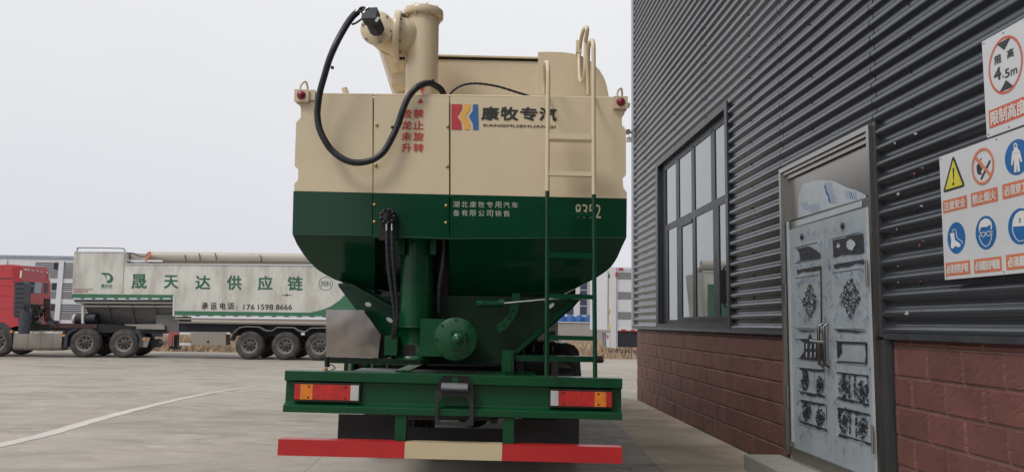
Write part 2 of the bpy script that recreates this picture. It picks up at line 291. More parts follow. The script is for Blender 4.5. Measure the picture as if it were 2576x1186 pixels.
M['straw'] = ground_mat('dry_grass_soil', (.36, .28, .21), (.26, .20, .15), dust=.5)
M['grass'] = mat('dry_grass_blades', (.40, .30, .21), .8, var=.35, vs=2.5)

# ------------------------------------------------------------------ lettering
_tc = {}
def glyphs(s, bold):
    k = (s, bold)
    if k not in _tc:
        fc = bpy.data.curves.new('lettering', 'FONT'); fc.body = s; fc.offset = bold; fc.resolution_u = 3
        ob = bpy.data.objects.new('lettering', fc); C.objects.link(ob); bpy.context.view_layer.update()
        me = bpy.data.meshes.new_from_object(ob.evaluated_get(bpy.context.evaluated_depsgraph_get()))
        vs = [v.co.copy() for v in me.vertices]; fs = [list(p.vertices) for p in me.polygons]
        bpy.data.objects.remove(ob); bpy.data.curves.remove(fc); bpy.data.meshes.remove(me)
        x0 = min(v.x for v in vs); x1 = max(v.x for v in vs); y0 = min(v.y for v in vs); y1 = max(v.y for v in vs)
        _tc[k] = ([((v.x-x0)/(x1-x0), (v.y-y0)/(y1-y0)) for v in vs], fs)
    return _tc[k]
def write(mb, s, bl, br, tl, bold=.02):
    vs, fs = glyphs(s, 0); bl, br, tl = Vector(bl), Vector(br), Vector(tl); ex, ey = br-bl, tl-bl
    h = ey.length; dx, dy = ex.normalized()*h*bold*.75, ey*bold*.6; nn = ex.cross(ey).normalized()*.00012
    k = 1-1.2*bold; c0 = bl+ex*((1-k)/2)+ey*((1-k)/2)
    for i, (p, q) in enumerate(((0, 0), (1, 0), (-1, 0), (0, 1), (0, -1), (1, 1), (-1, -1), (1, -1), (-1, 1)) if bold else ((0, 0),)):
        mb.add([c0+ex*(k*x)+ey*(k*y)+dx*p+dy*q+nn*i for x, y in vs], fs)
    return mb

# ================================================================== GROUND
def sheet(name, pts, z, m, k='structure', n=1):
    mb = MB(); mb.add([(x, y, z) for x, y in pts], [list(range(len(pts)))]); return kind(mb.build(name, m), k)
sheet('ground', [(-2500, -2500), (2500, -2500), (2500, 2500), (-2500, 2500)], -.012, M['earth'])
sheet('concrete_yard', [(-90, -30), (60, -30), (60, 34.3), (-90, 34.3)], -.004, M['concrete'])
def edge(pts, z, name, m):
    return sheet(name, pts, z, m)
lx = [1.62+.03*math.sin(i*.9)+random.uniform(-.025, .025) for i in range(30)]
edge([(lx[i], -4+i*.67) for i in range(30)] + [(2.75, 15.62), (3.6, -4)], .004, 'pavement', M['apron'])
edge([(.55+.02*math.sin(i), -4+i*.85) for i in range(24)] + [(lx[i]+.06, -4+i*.67) for i in range(29, -1, -1)], .000, 'path', M['strip'])
# worn white painted line
ln = [(-5.92, 5.0), (-5.9, 7), (-5.88, 9.1), (-5.87, 10), (-6.0, 11.3), (-6.09, 12.8), (-6.1, 14.5), (-6.0, 16.0), (-5.6, 17.8), (-5.3, 19.0)]
pl = catmull([(x, y, 0) for x, y in ln], 6); mb = MB()
for i in range(len(pl)-1):
    a, b = pl[i], pl[i+1]; wa = .105*(1-max(0, (a.y-12)/9)); wb = .105*(1-max(0, (b.y-12)/9))
    wa += .012*math.sin(i*2.1); wb += .012*math.sin((i+1)*2.1)
    mb.add([(a.x-wa, a.y, .001), (a.x+wa, a.y, .001), (b.x+wb, b.y, .001), (b.x-wb, b.y, .001)], [[0, 1, 2, 3]])
kind(mb.build('road_marking', M['linepaint']), 'structure')
# verge of dry grass
sheet('verge', [(-120, 34.3), (90, 34.3), (90, 63), (-120, 63)], -.002, M['straw'])
mb = MB()
for i in range(16000):
    x = random.uniform(-24, 16) if i % 4 else random.uniform(-24, 4); y = 34.6+26*random.random()**1.4; h = random.uniform(.10, .34)*(1+.8*(y-34)/26); w = random.uniform(.03, .09); a = random.uniform(0, 3.14)
    dx, dy = math.cos(a)*w, math.sin(a)*w; lx_, ly_ = random.uniform(-.15, .15), random.uniform(-.15, .15)
    mb.add([(x-dx, y-dy, -.01), (x+dx, y+dy, -.01), (x+lx_, y+ly_, h)], [[0, 1, 2]])
kind(mb.build('dry_grass', M['grass']), 'stuff')
# hill
mb = MB(); n = 60; rows = []
prof = lambda u: 148*math.exp(-((u-1560)/330)**4)*(1+.06*math.sin(u*.031)+.03*math.sin(u*.11))
top = [P(900+i*22, 814, 1500) for i in range(n)]
vs = []
for i in range(n):
    hz = max(0, prof(900+i*22))/FPX*1500; p = top[i]
    for k, (dy, q) in enumerate(((0, 0), (60, .45), (120, .8), (190, 1), (420, .9), (700, 0))): vs.append((p.x, 1500+dy+random.uniform(-8, 8), hz*q*(1.08 if k == 3 else 1)))
mb.add(vs, [[i*6+k, (i+1)*6+k, (i+1)*6+k+1, i*6+k+1] for i in range(n-1) for k in range(5)], True)
kind(mb.build('hill', M['hill']), 'structure')

# ================================================================== FACTORY HALL (right)
hall = thing('factory_hall', 'dark corrugated steel hall on a red block base filling the right side', 'building', WP(6, 0, 5))
mb = MB()   # core
a = [WP(-5, 0, .06), WP(15.93, 0, .06), WP(15.93, 0, 14), WP(-5, 0, 14)]
mb.prism(a, (0, 0, 9.3)); mb.build('core_wall', M['trim'], hall)
mb = MB(); mb.prism([WP(-5.2, 9.3, -.25), WP(16.2, 9.3, -.25), WP(16.2, 9.3, 14.2), WP(-5.2, 9.3, 14.2)], (0, 0, .25)); mb.build('roof', M['trim'], hall)
mb = MB(); mb.box((-6.5, -34, 0), (26, -22, 10)); mb.build('added_dark_block', M['trim'], hall)  # added block behind the camera, unseen, darkens the truck's reflections
# block plinth
mb = MB()
def wbox(mb, s0, s1, z0, z1, o0, o1):
    a = [WP(s0, z0, o0), WP(s1, z0, o0), WP(s1, z1, o0), WP(s0, z1, o0)]; return mb.prism(a[::-1], WN*(o1-o0))
wbox(mb, 8.06, 15.62, 0, 1.42, -.012, .058); wbox(mb, 15.62, 15.66, 0, 1.42, -.012, .5)
mb2 = MB(); wbox(mb2, -5, 5.93, 0, 1.42, -.008, .058)
def blocks(mb, s0, s1, base):
    RH, BW, g_, ch = .2235, .412, .0045, .011
    for r_ in range(-1, 7):
        z0, z1 = max(.0, .0245+r_*RH), min(1.415, .0245+(r_+1)*RH)
        if z1-z0 < .03: continue
        off = .5*BW if r_ % 2 == 0 else 0
        for n in range(int((s0-.118)/BW)-1, int((s1-.118)/BW)+2):
            a, b = max(s0, .118+n*BW-off), min(s1, .118+(n+1)*BW-off)
            if b-a < .04: continue
            a += g_; b -= g_; za, zb = z0+g_, z1-g_; d = random.uniform(.011, .016)
            q0 = [WP(a, za, base), WP(b, za, base), WP(b, zb, base), WP(a, zb, base)]
            q1 = [WP(a+ch, za+ch, base-d+random.uniform(-.002, .002)), WP(b-ch, za+ch, base-d), WP(b-ch, zb-ch, base-d+random.uniform(-.002, .002)), WP(a+ch, zb-ch, base-d)]
            mb.add(q0+q1, [[4, 5, 6, 7], [0, 1, 5, 4], [1, 2, 6, 5], [2, 3, 7, 6], [3, 0, 4, 7]])
blocks(mb, 8.06, 15.66, -.0125); blocks(mb2, -5, 5.93, -.0085)
mb.build('block_plinth', M['brick'], hall, wuv=True); mb2.build('block_plinth', M['brick'], hall, wuv=True)
# cladding
PIT = .1343; Z0 = 1.604-PIT*1.0
def clad(mb, s0, s1, z0, z1):
    cuts_ = [s0] + [c for c in (-1.2, 1.3, 3.55, 6.9, 8.6, 10.9, 13.1, 15.0) if s0+.3 < c < s1-.3] + [s1]
    for i, (a, b) in enumerate(zip(cuts_, cuts_[1:])): clad1(mb, a, b, z0, z1, random.uniform(-.004, .0))
def clad1(mb, s0, s1, z0, z1, off):
    prof = []
    k = int((z0-Z0)/PIT)-1
    pts = []
    while Z0+k*PIT < z1+PIT:
        b = Z0+k*PIT
        pts += [(b-.040, 0.0), (b-.022, -.006), (b-.006, -.034), (b+.004, -.040), (b+.028, -.040), (b+.038, -.034), (b+.060, -.006), (b+.074, 0.)]
        k += 1
    def at(z):
        for (za, oa), (zb, ob) in zip(pts, pts[1:]):
            if za <= z <= zb and zb > za: return oa+(ob-oa)*(z-za)/(zb-za)
        return 0
    q = [(z0, at(z0))]+[p for p in pts if z0+.001 < p[0] < z1-.001]+[(z1, at(z1))]
    n = len(q); segs = max(1, int(abs(s1-s0)/1.6)); vs = []
    for j in range(segs+1):
        s = s0+(s1-s0)*j/segs
        vs += [WP(s, z, o+off+.0025*math.sin(s*2.3+z*.9)) for z, o in q]
    fs = [[j*n+i, j*n+i+1, (j+1)*n+i+1, (j+1)*n+i] for j in range(segs) for i in range(n-1)]
    mb.add(vs, fs, True)
mb = MB(); TOPZ = 9.28
clad(mb, 13.86, 16.02, 1.47, TOPZ); clad(mb, 9.76, 13.86, 4.46, TOPZ); clad(mb, 8.02, 9.76, 1.47, TOPZ); clad(mb, 6.07, 8.02, 3.19, TOPZ); clad(mb, -5, 6.07, 1.47, TOPZ)
mb.build('corrugated_cladding', M['clad'], hall)
# screws, vertical rows
mb = MB()
for s in (14.9, 12.6, 10.8, 9.0, 7.3, 5.55, 3.6):
    for k in range(0, 57, 2):
        z = Z0+k*PIT+.1
        if z < 1.6 or (9.7 < s < 13.9 and z < 4.5) or (6 < s < 8.1 and z < 3.2): continue
        mb.cyl(WP(s+.01*math.sin(k*9), z, -.012), WP(s, z, .002), .009, n=6)
kind(mb.build('cladding_screws', M['lensbk'], hall), 'stuff')
# sill flashing
mb = MB(); prof = [(.01, 1.475), (-.055, 1.468), (-.062, 1.425), (-.012, 1.418), (.01, 1.44)]
for s0, s1 in ((8.0, 9.9), (9.9, 12.8), (12.8, 16.05), (-5, 1.9), (1.9, 4.9), (4.9, 6.0)): mb.prism([WP(s0, z, o) for o, z in prof], WD*(s1-s0-.006)).cut()
mb.build_each('sill_flashing', M['trim'], hall)
mb = MB(); wbox(mb, 16.0, 16.10, 1.45, 9.3, -.055, .03); wbox(mb, 15.93, 16.0, 1.45, 9.3, -.05, -.005); mb.build('corner_trim', M['trimlight'], hall)
mb = MB(); wbox(mb, 6.03, 6.078, 1.44, 3.2, -.043, .05); mb.build('edge_trim', M['trim'], hall); mb = MB(); wbox(mb, 5.935, 6.08, 0, 1.417, -.03, .05); mb.build('corner_post', M['trim'], hall, .004)
# window
win = MB()
for a in ((13.70, 13.86, 1.46, 4.47), (9.76, 9.86, 1.46, 4.47)): wbox(win, *a, -.052, .055)
wbox(win, 9.86, 13.70, 4.38, 4.47, -.052, .055); wbox(win, 9.86, 13.70, 1.46, 1.53, -.052, .055)
wo = win.build('window', M['trim'], hall, .004)
mb = MB(); wbox(mb, 9.87, 13.69, 1.56, 4.36, .040, .048); gl = mb.build('pane', M['glass'], wo)
mb = MB(); f0, f1 = .028, .052
for s0, s1, z0, z1 in ((13.43, 13.70, 1.53, 4.38), (9.86, 9.97, 1.53, 4.38), (12.50, 12.69, 3.27, 4.30), (11.57, 11.74, 3.27, 4.30), (10.54, 10.72, 3.27, 4.30), (9.97, 13.43, 4.26, 4.38), (9.97, 13.43, 3.16, 3.27), (9.97, 13.43, 1.53, 1.60),
                       (12.36, 12.66, 1.60, 3.16), (11.55, 11.72, 1.60, 3.16), (10.40, 10.66, 1.60, 3.16), (13.27, 13.43, 1.60, 3.16)):
    wbox(mb, s0, s1, z0, z1, f0, .039)
mb.build('window_frame', M['frame'], wo, .006)
mb = MB(); wbox(mb, 9.97, 12.36, 1.60, 1.64, .015, .027); mb.cut(); wbox(mb, 11.72, 12.36, 3.11, 3.16, .015, .027); mb.build_each('sash', M['frame'], wo, .004)
# ---- door
dr = MB()
for i, (w, o) in enumerate(((.045, -.075), (.035, -.055), (.045, -.03))):
    q = sum([.045, .035, .045][:i]); s0, s1, zt = 6.08+q, 7.99-q, 3.18-q
    wbox(dr, s0, s0+w, .22, zt, o, .055); wbox(dr, s1-w, s1, .22, zt, o, .055); wbox(dr, s0+w, s1-w, zt-w, zt, o, .055)
wbox(dr, 6.2, 7.87, .22, .30, -.06, .055)
dro = dr.build('door', M['stain'], hall, .006)
mb = MB(); wbox(mb, 6.205, 7.865, 2.62, 3.055, .0, .05); mb.build('transom_panel', M['stain'], dro)
mb = MB(); wbox(mb, 6.205, 7.865, 2.52, 2.60, -.02, .05); mb.build('transom_rail', M['stain'], dro, .004)
dc = crop(2800, 600, .4636); dc2 = crop(2800, 1100, .4888)
def wq(pts, o, f=dc): return [W(*f(x, y), o) for x, y in pts]
mb = MB(); mb.add(wq([(95, 380), (93, 215), (130, 115), (250, 88), (370, 95), (430, 125), (480, 150), (540, 165), (612, 200), (618, 222)], -.004), [list(range(10))]); mb.build('peeling_film', M['filmwhite'], dro)
mb = MB(); mb.add(wq([(80, 405), (585, 243), (585, 292), (78, 445)], -.024), [[0, 1, 2, 3]]); mb.build('peeling_film', M['filmwhite'], dro)
# leaves: z .30 .. 2.52 ; mid line s~7.04
for s0, s1 in ((7.045, 7.865), (6.205, 7.035)):
    mb = MB(); wbox(mb, s0, s1, .30, 2.515, -.03, .04); lf = mb.build('door_leaf', M['film'], dro, .004)
    # raised frame mouldings on the leaf
    mb = MB()
    for z0, z1 in ((2.16, 2.33), (1.50, 2.02), (1.20, 1.40), (.88, 1.12), (.55, .80)):
        t = .012; i0, i1 = s0+.12, s1-.13
        for q in ((i0, i1, z0, z0+t), (i0, i1, z1-t, z1), (i0, i0+t, z0+t, z1-t), (i1-t, i1, z0+t, z1-t)): wbox(mb, *q, -.036, -.029)
    mb.build('panel_moulding', M['film'], lf, .003)
# torn openings: ragged dark patches of bare steel on the film
def ragged(mb, x0, y0, x1, y1, f, o=-.0385, j=5, n=7):
    pts = []
    for i in range(n): pts.append((x0+(x1-x0)*i/n, y0+random.uniform(-j, j)))
    pts += [(x1+random.uniform(-j, j)*.6, y0+(y1-y0)*t) for t in (.0, .3, .7)]
    for i in range(n): pts.append((x1+(x0-x1)*i/n, y1+random.uniform(-j, j)))
    pts += [(x0+random.uniform(-j, j)*.6, y1+(y0-y1)*t) for t in (.0, .3, .7)]
    mb.add(wq(pts, o, f), [list(range(len(pts)))])
def slanted(mb, x0, y0, x1, y1, h, f, o=-.0385, j=3, n=9):
    pts = [(x0+(x1-x0)*i/n, y0+(y1-y0)*i/n+random.uniform(-j, j)*.6) for i in range(n+1)]
    pts += [(x1+(x0-x1)*i/n, y1+(y0-y1)*i/n+h*random.uniform(.5, 1.3)) for i in range(n+1)]
    mb.add(wq(pts, o, f), [list(range(len(pts)))])
def speck(mb, inside, x0, y0, x1, y1, n, f, r=7, o=-.0385):
    k = 0
    while k < n:
        x, y = random.uniform(x0, x1), random.uniform(y0, y1)
        if not inside(x, y): continue
        k += 1; a0 = random.uniform(0, 6); rr = random.uniform(.35, 1)*r; asp = random.uniform(.5, 1.6); m_ = random.choice((5, 6, 7))
        mb.add(wq([(x+rr*math.cos(a0+6.283*i/m_)*random.uniform(.6, 1.2), y+rr*asp*math.sin(a0+6.283*i/m_)*random.uniform(.6, 1.2)) for i in range(m_)], o-.0004*(k % 5), f), [list(range(m_))])
mb = MB()
# upper small panels
mb.add(wq([(80, 618), (160, 597), (185, 600), (235, 628), (262, 650), (265, 685), (80, 715), (110, 700), (100, 640)], -.0385), [list(range(9))])
mb.add(wq([(358, 550), (455, 532), (465, 520), (592, 497), (597, 640), (570, 650), (420, 660), (365, 682)], -.0385), [list(range(8))])
slanted(mb, 84, 778, 268, 745, 26, dc); slanted(mb, 366, 735, 600, 697, 30, dc)
mb.add(wq([(262, 745), (270, 745), (276, 1186), (266, 1186)], -.039), [[0, 1, 2, 3]])
speck(mb, lambda x, y: abs(x-183)/62+abs(y-1012)/150 < 1, 118, 865, 250, 1160, 210, dc, 8)
speck(mb, lambda x, y: abs(x-492)/82+abs(y-985)/175 < 1, 410, 810, 575, 1160, 300, dc, 9)
slanted(mb, 92, 150, 275, 155, 9, dc2); slanted(mb, 362, 148, 585, 160, 12, dc2)
mb.add(wq([(92, 215), (160, 215), (175, 170), (190, 215), (275, 230), (270, 372), (190, 372), (95, 360), (130, 310), (132, 240)], -.0385, dc2), [list(range(10))])
mb.add(wq([(370, 232), (590, 240), (590, 400), (370, 385), (374, 375), (574, 388), (582, 330), (575, 255), (400, 250), (408, 310), (374, 360)], -.0385, dc2), [list(range(11))])
for a in ((100, 425, 275, 440), (105, 600, 280, 625), (108, 655, 285, 690), (92, 805, 300, 875), (372, 455, 600, 480), (375, 635, 605, 690), (380, 712, 612, 765), (385, 905, 618, 975)): slanted(mb, *a, 17, dc2)
for x in (205, 232, 278, 292): slanted(mb, x, 430, x+2, 432, 180, dc2, j=2, n=2) if x in (205, 278) else slanted(mb, x, 690, x+4, 692, 150, dc2, j=2, n=2)
for x, y, w, h in ((137, 515, 26, 75), (245, 560, 26, 70), (150, 745, 32, 70), (250, 790, 34, 60), (420, 560, 38, 90), (552, 600, 38, 80), (425, 810, 42, 95), (560, 860, 38, 85)):
    speck(mb, lambda X, Y, x=x, y=y, w=w, h=h: .30 < ((X-x)/w)**2+((Y-y)/h)**2 < 1, x-w, y-h, x+w, y+h, 80, dc2, 8)
    speck(mb, lambda X, Y, x=x, y=y, w=w, h=h: ((X-x)/w)**2+((Y-y)/h)**2 < .18, x-w, y-h, x+w, y+h, 46, dc2, 9)
for x0, y0, h in ((462, 480, 170), (500, 480, 150), (592, 480, 200), (466, 730, 170), (512, 745, 190), (385, 720, 60)): speck(mb, lambda x, y: True, x0-5, y0, x0+5, y0+h, 34, dc2, 8)
kind(mb.build('torn_film_patch', M['torn'], dro), 'stuff')
mb = MB()
mb.add(wq([(465, 600), (468, 560), (495, 540), (525, 560), (535, 580), (510, 628), (480, 620)], -.0415), [list(range(7))]); mb.add(wq([(385, 600), (400, 570), (420, 590), (405, 612)], -.0415), [list(range(4))])
speck(mb, lambda x, y: abs(x-492)/70+abs(y-985)/150 < 1, 420, 830, 565, 1140, 90, dc, 6, -.0415); speck(mb, lambda x, y: abs(x-183)/50+abs(y-1012)/120 < 1, 128, 880, 240, 1140, 60, dc, 6, -.0415)
for i in range(4):
    for j in range(2): x, y = 150+i*31, 268+j*62+i*0; mb.add(wq([(x-4, y-20), (x+5, y-16), (x+3, y+22), (x-5, y+18)], -.0415, dc2), [[0, 1, 2, 3]])
kind(mb.build('film_fragment', M['filmwhite'], dro), 'stuff')
mb = MB()   # blue print marks
for i in range(330):
    f = random.choice((dc, dc2)); x, y = random.uniform(75, 640), random.uniform(470 if f is dc else 20, 1180 if f is dc else 1060)
    if f is dc2 and x < 110 and y > 980: continue
    l = random.uniform(8, 34); w = random.uniform(1.6, 4.5); sgn = random.choice((1, 1, -1))
    mb.add(wq([(x, y), (x+w*1.5, y), (x+l*.55*sgn+w, y-l), (x+l*.55*sgn, y-l)], -.0435-.00001*i, f), [[0, 1, 2, 3]])
for (x, y) in ((300, 130), (315, 180), (330, 230), (450, 190), (485, 200), (205, 290), (120, 280), (180, 300)):
    for k in range(4): xx = x+k*14; mb.add(wq([(xx, y-20), (xx+3, y-20), (xx+20, y+40), (xx+17, y+40)], -.0055), [[0, 1, 2, 3]])
mb.add(wq([(292, 130), (302, 128), (315, 180), (330, 195), (345, 258), (330, 262), (322, 215), (305, 190)], -.0058), [list(range(8))])
kind(mb.build('film_print', M['filmink'], dro), 'stuff')
# film side strips, hinges, handles
mb = MB(); wbox(mb, 6.165, 6.225, .30, 2.50, -.047, -.031); mb.cut(); wbox(mb, 7.85, 7.885, .35, 2.6, -.047, -.031); mb.build_each('film_strip', M['filmwhite'], dro)
for s, z in ((6.185, 1.95), (6.185, .62), (7.88, 1.86), (7.88, .8)):
    mb = MB(); mb.cyl(WP(s, z-.11, -.075), WP(s, z+.11, -.075), .011, n=10); mb.build('hinge', M['stain'], dro)
for s in (6.985, 7.10):
    mb = MB(); mb.tube([WP(s, 1.54, -.045), WP(s, 1.52, -.085), WP(s, 1.17, -.085), WP(s, 1.15, -.045)], .015, 10); mb.build('door_handle', M['darkst'], dro)
mb = MB(); mb.tube([WP(7.19, 1.385, -.125), WP(7.04, 1.375, -.13), WP(6.9, 1.375, -.125)], .012, 8); mb.build('door_bar', M['steel'], dro)
for s, z in ((7.53, 2.41), (6.66, 2.41)):
    mb = MB(); mb.lathe(WP(s, z, -.045), WN, [(0, 0), (.028, .0), (.03, .012)], 16); mb.build('peephole_cover', M['torn'], dro)
mb = MB(); wbox(mb, 6.2, 7.95, .0, .225, -.035, .05); mb.build('threshold', M['step'], hall)
# film scraps stuck on the cladding
mb = MB(); mr = MB()
cs = crop(3050, 400, .7253)
for x, y, w, h, red in ((290, 105, 22, 12, 0), (190, 150, 12, 14, 0), (285, 300, 14, 22, 1), (325, 272, 20, 6, 0), (205, 400, 14, 16, 0), (320, 460, 26, 7, 0), (200, 575, 9, 16, 0), (312, 652, 10, 22, 1), (330, 630, 14, 5, 0), (206, 755, 8, 10, 0), (207, 835, 5, 18, 0), (315, 828, 12, 10, 1), (250, 985, 26, 22, 0), (318, 972, 12, 12, 1)):
    t = mr if red else mb; n = 9; pts = [W(*cs(x+w*.62*math.cos(6.283*i/n)*random.uniform(.3, 1.1), y+h*.55*math.sin(6.283*i/n)*random.uniform(.3, 1.1)), -.043-random.uniform(0, .008)) for i in range(n)]; t.cut()
    t.add(pts+[sum(pts, Vector())/n], [[i, (i+1) % n, n] for i in range(n)])
mb.build_each('film_scrap', M['scrapw'], hall); mr.build_each('film_scrap', M['scrapr'], hall)
# step
tag(MB().prism([WP(6.0, 0, -.0), WP(8.25, 0, -.0), WP(8.25, 0, -.42), WP(5.9, 0, -.42)], (0, 0, .16)).build('door_step', M['step'], None, .012), 'grey concrete step below the film-covered door', 'step')
# security camera on the far corner
p = W(1583, 330, .03); p = WP(16.1, P(1590, 330, 16.1).z, -.02)
cc = thing('security_camera', 'small grey security camera bracketed on the far corner of the hall', 'camera', p)
mb = MB(); mb.tube([p, p+Vector((-.07, 0, .0)), p+Vector((-.12, 0, -.03))], .02, 8); mb.build('bracket', M['greybox'], cc)
mb = MB(); mb.cyl(p+Vector((-.12, -.16, -.02)), p+Vector((-.10, .12, .04)), .055, n=14); mb.build('camera_body', M['greybox'], cc)
mb = MB(); mb.box(p+Vector((-.14, -.05, -.20)), p+Vector((-.02, .05, -.11))); mb.tube([p+Vector((-.05, 0, -.12)), p+Vector((-.2, 0, .14))], .008, 6); mb.build('lamp_box', M['lswhite'], cc, .008)

# ================================================================== SIGNS
SO = -.062
def sign_base(name, label, pts):
    o = thing(name, label, 'sign', pts[0])
    return o
def ssign(o): return [W(*q, o) for q in ()]
sc1 = crop(3200, 0, .8854)     # upper sign crop
sc2 = crop(3340, 480, .4387)   # lower sign crop
def SP(f, o=SO): return lambda x, y: W(*f(x, y), o)
def spoly(mb, f, pts, o): mb.add([W(*f(x, y), o) for x, y in pts], [list(range(len(pts)))])
def wdisc(mb, s, z, rs, rz, o, r_in=0, n=48):
    if r_in: 
        vs = [WP(s+rs*k*math.cos(t), z+rz*k*math.sin(t), o) for k in (1, r_in) for t in [6.28318*i/n for i in range(n)]]
        mb.add(vs, [[i, (i+1) % n, n+(i+1) % n, n+i] for i in range(n)])
    else: mb.add([WP(s+rs*math.cos(6.28318*i/n), z+rz*math.sin(6.28318*i/n), o) for i in range(n)], [list(range(n))])
def wwrite(mb, t, s0, s1, z0, z1, o, bold=.02): write(mb, t, WP(s0, z0, o), WP(s1, z0, o), WP(s0, z1, o), bold)
def wc(p): return p.dot(WD), p.z   # wall coordinates of a point
# upper sign: z 2.72..3.37, s 4.70 -> 4.22
def brd(tl, bl):
    a, b = W(*tl, SO), W(*bl, SO); return (a.dot(WD)+b.dot(WD))/2, b.z, a.z
s0u, z0u, z1u = brd((2471, 105), (2481.5, 347)); s1u = 2*W(*crop(3200, 0, .8854)(431, 262), SO).dot(WD)-s0u
su = thing('height_limit_sign', 'upper white sign with red ring limiting height to 4.5 m', 'sign', WP(4.45, 2.73, SO))
mb = MB(); wbox(mb, s1u, s0u, z0u, z1u, SO, -.038); mb.build('sign_board', M['signwhite'], su, .002)
def px_s(u, v, o=SO-.001): return wc(W(u, v, o))
c0 = px_s(*sc1(430, 262)); rz = abs(px_s(*sc1(430, 145))[1]-px_s(*sc1(430, 380))[1])/2; 
rs = abs(px_s(*sc1(360, 262))[0]-px_s(*sc1(501, 262))[0])/2*1.0
mb = MB(); wdisc(mb, c0[0], c0[1], rs, rz, SO-.0012, .90); wwz = c0
mb.add([WP(s1u+.03, z0u+.05, SO-.0012), WP(s0u-.03, z0u+.05, SO-.0012), WP(s0u-.03, z0u+.165, SO-.0012), WP(s1u+.03, z0u+.165, SO-.0012)], [[0, 1, 2, 3]]); mb.build('sign_graphic', M['signred'], su)
mb = MB()
for sg in (1, -1): mb.add([WP(c0[0]-.065, c0[1]+sg*rz*.86, SO-.0012), WP(c0[0]+.065, c0[1]+sg*rz*.86, SO-.0012), WP(c0[0], c0[1]+sg*rz*.52, SO-.0012)], [[0, 1, 2]])
for ch, xa, ya, xb, yb, bb in (('限', 388, 222, 415, 258, .03), ('高', 437, 196, 465, 232, .03), ('4', 385, 272, 414, 324, .04), ('.', 419, 304, 425, 313, .0), ('5', 429, 276, 448, 312, .03), ('m', 452, 276, 479, 300, .03)):
    pa, pb_ = px_s(*sc1(xa, (ya+yb)/2)), px_s(*sc1(xb, (ya+yb)/2)); pc_, pd = px_s(*sc1((xa+xb)/2, ya)), px_s(*sc1((xa+xb)/2, yb)); wwrite(mb, ch, pa[0], pb_[0], pd[1], pc_[1], SO-.0014, bb)
mb.build('lettering', M['signblk'], su)
mb = MB(); wwrite(mb, '限制高度', s0u-.045, s1u+.045, z0u+.063, z0u+.153, SO-.0026, .03); mb.build('lettering', M['signpale'], su)
# lower sign
sl0, zl0, zl1 = brd((2362.7, 395.1), (2377, 703.3)); sl1 = sl0-1.2
sw = thing('safety_notice_board', 'lower white board of blue and orange safety pictograms beside the door', 'sign', WP(4.7, 1.86, SO))
mb = MB(); wbox(mb, sl1, sl0, zl0, zl1, SO, -.038); mb.build('sign_board', M['signwhite'], sw, .002)
Q = lambda x, y: px_s(*sc2(x, y))
for (a_, b_, c_2, d_, o_) in ((s0u, s1u, z0u, z1u, su), (sl0, sl1, zl0, zl1, sw)):
    for ss in (a_-.02, b_+.02, (a_+b_)/2):
        for zz_ in (c_2+.018, d_-.018): m_ = MB(); m_.lathe(WP(ss, zz_, SO), WN, [(0, -.004), (.005, -.003), (.006, 0)], 8); m_.build('sign_rivet', M['greybox'], o_)
ob = MB(); bl = MB(); wh = MB(); bk = MB(); ye = MB()
o1, o2, o3 = SO-.0012, SO-.0022, SO-.0032
spoly(bk, sc2, [(122, 180), (130, 178), (138, 186), (218, 398), (218, 412), (210, 422), (62, 468), (50, 462), (49, 448), (118, 188)], o1)
spoly(ye, sc2, [(127, 205), (203, 405), (62, 447)], o2)
spoly(bk, sc2, [(121, 270), (134, 266), (134, 350), (130, 382), (126, 352)], o3)
a = Q(130, 398); wdisc(bk, a[0], a[1], .011, .011, o3)
# centre positions in wall coordinates from the crop
bk.cut(); cA = Q(368, 255); rA = abs(Q(368, 105)[1]-Q(368, 405)[1])/2; rAs = abs(Q(276, 255)[0]-Q(460, 255)[0])/2
wdisc(ob, cA[0], cA[1], rAs, rA, o3-.0006, .86)
spoly(bk, sc2, [(316, 250), (330, 232), (345, 245), (350, 262), (362, 268), (360, 285), (350, 300), (362, 318), (345, 325), (325, 318), (318, 290)], o1)
spoly(bk, sc2, [(344, 205), (352, 188), (358, 190), (354, 205), (346, 212)], o1); spoly(bk, sc2, [(348, 355), (420, 205), (430, 205), (428, 222), (360, 362), (350, 366)], o2)
d1, d2 = Q(303, 178), Q(436, 330)
mb_ = Vector((d2[0]-d1[0], d2[1]-d1[1])).normalized(); pp = Vector((-mb_.y, mb_.x))*.010
ob.add([WP(d1[0]+pp.x, d1[1]+pp.y, o3), WP(d1[0]-pp.x, d1[1]-pp.y, o3), WP(d2[0]-pp.x, d2[1]-pp.y, o3), WP(d2[0]+pp.x, d2[1]+pp.y, o3)], [[0, 1, 2, 3]])
ob.cut(); bk.cut(); cB = Q(640, 183); rB = abs(Q(640, 38)[1]-Q(640, 329)[1])/2; rBs = rB
cBs = Q(545, 183)[0]-rBs; wdisc(bl, cBs, cB[1], rBs, rB, o1)
bl.cut(); cC = Q(152, 836); rC = abs(Q(152, 708)[1]-Q(152, 965)[1])/2; wdisc(bl, cC[0], cC[1], abs(Q(80, 836)[0]-Q(226, 836)[0])/2, rC, o1)
bl.cut(); cD = Q(392, 793); rD = abs(Q(392, 655)[1]-Q(392, 931)[1])/2; wdisc(bl, cD[0], cD[1], abs(Q(307, 793)[0]-Q(477, 793)[0])/2, rD, o1)
bl.cut(); cE = Q(665, 743); rE = abs(Q(665, 596)[1]-Q(665, 890)[1])/2; cEs = Q(572, 743)[0]-rE; wdisc(bl, cEs, cE[1], rE, rE, o1)
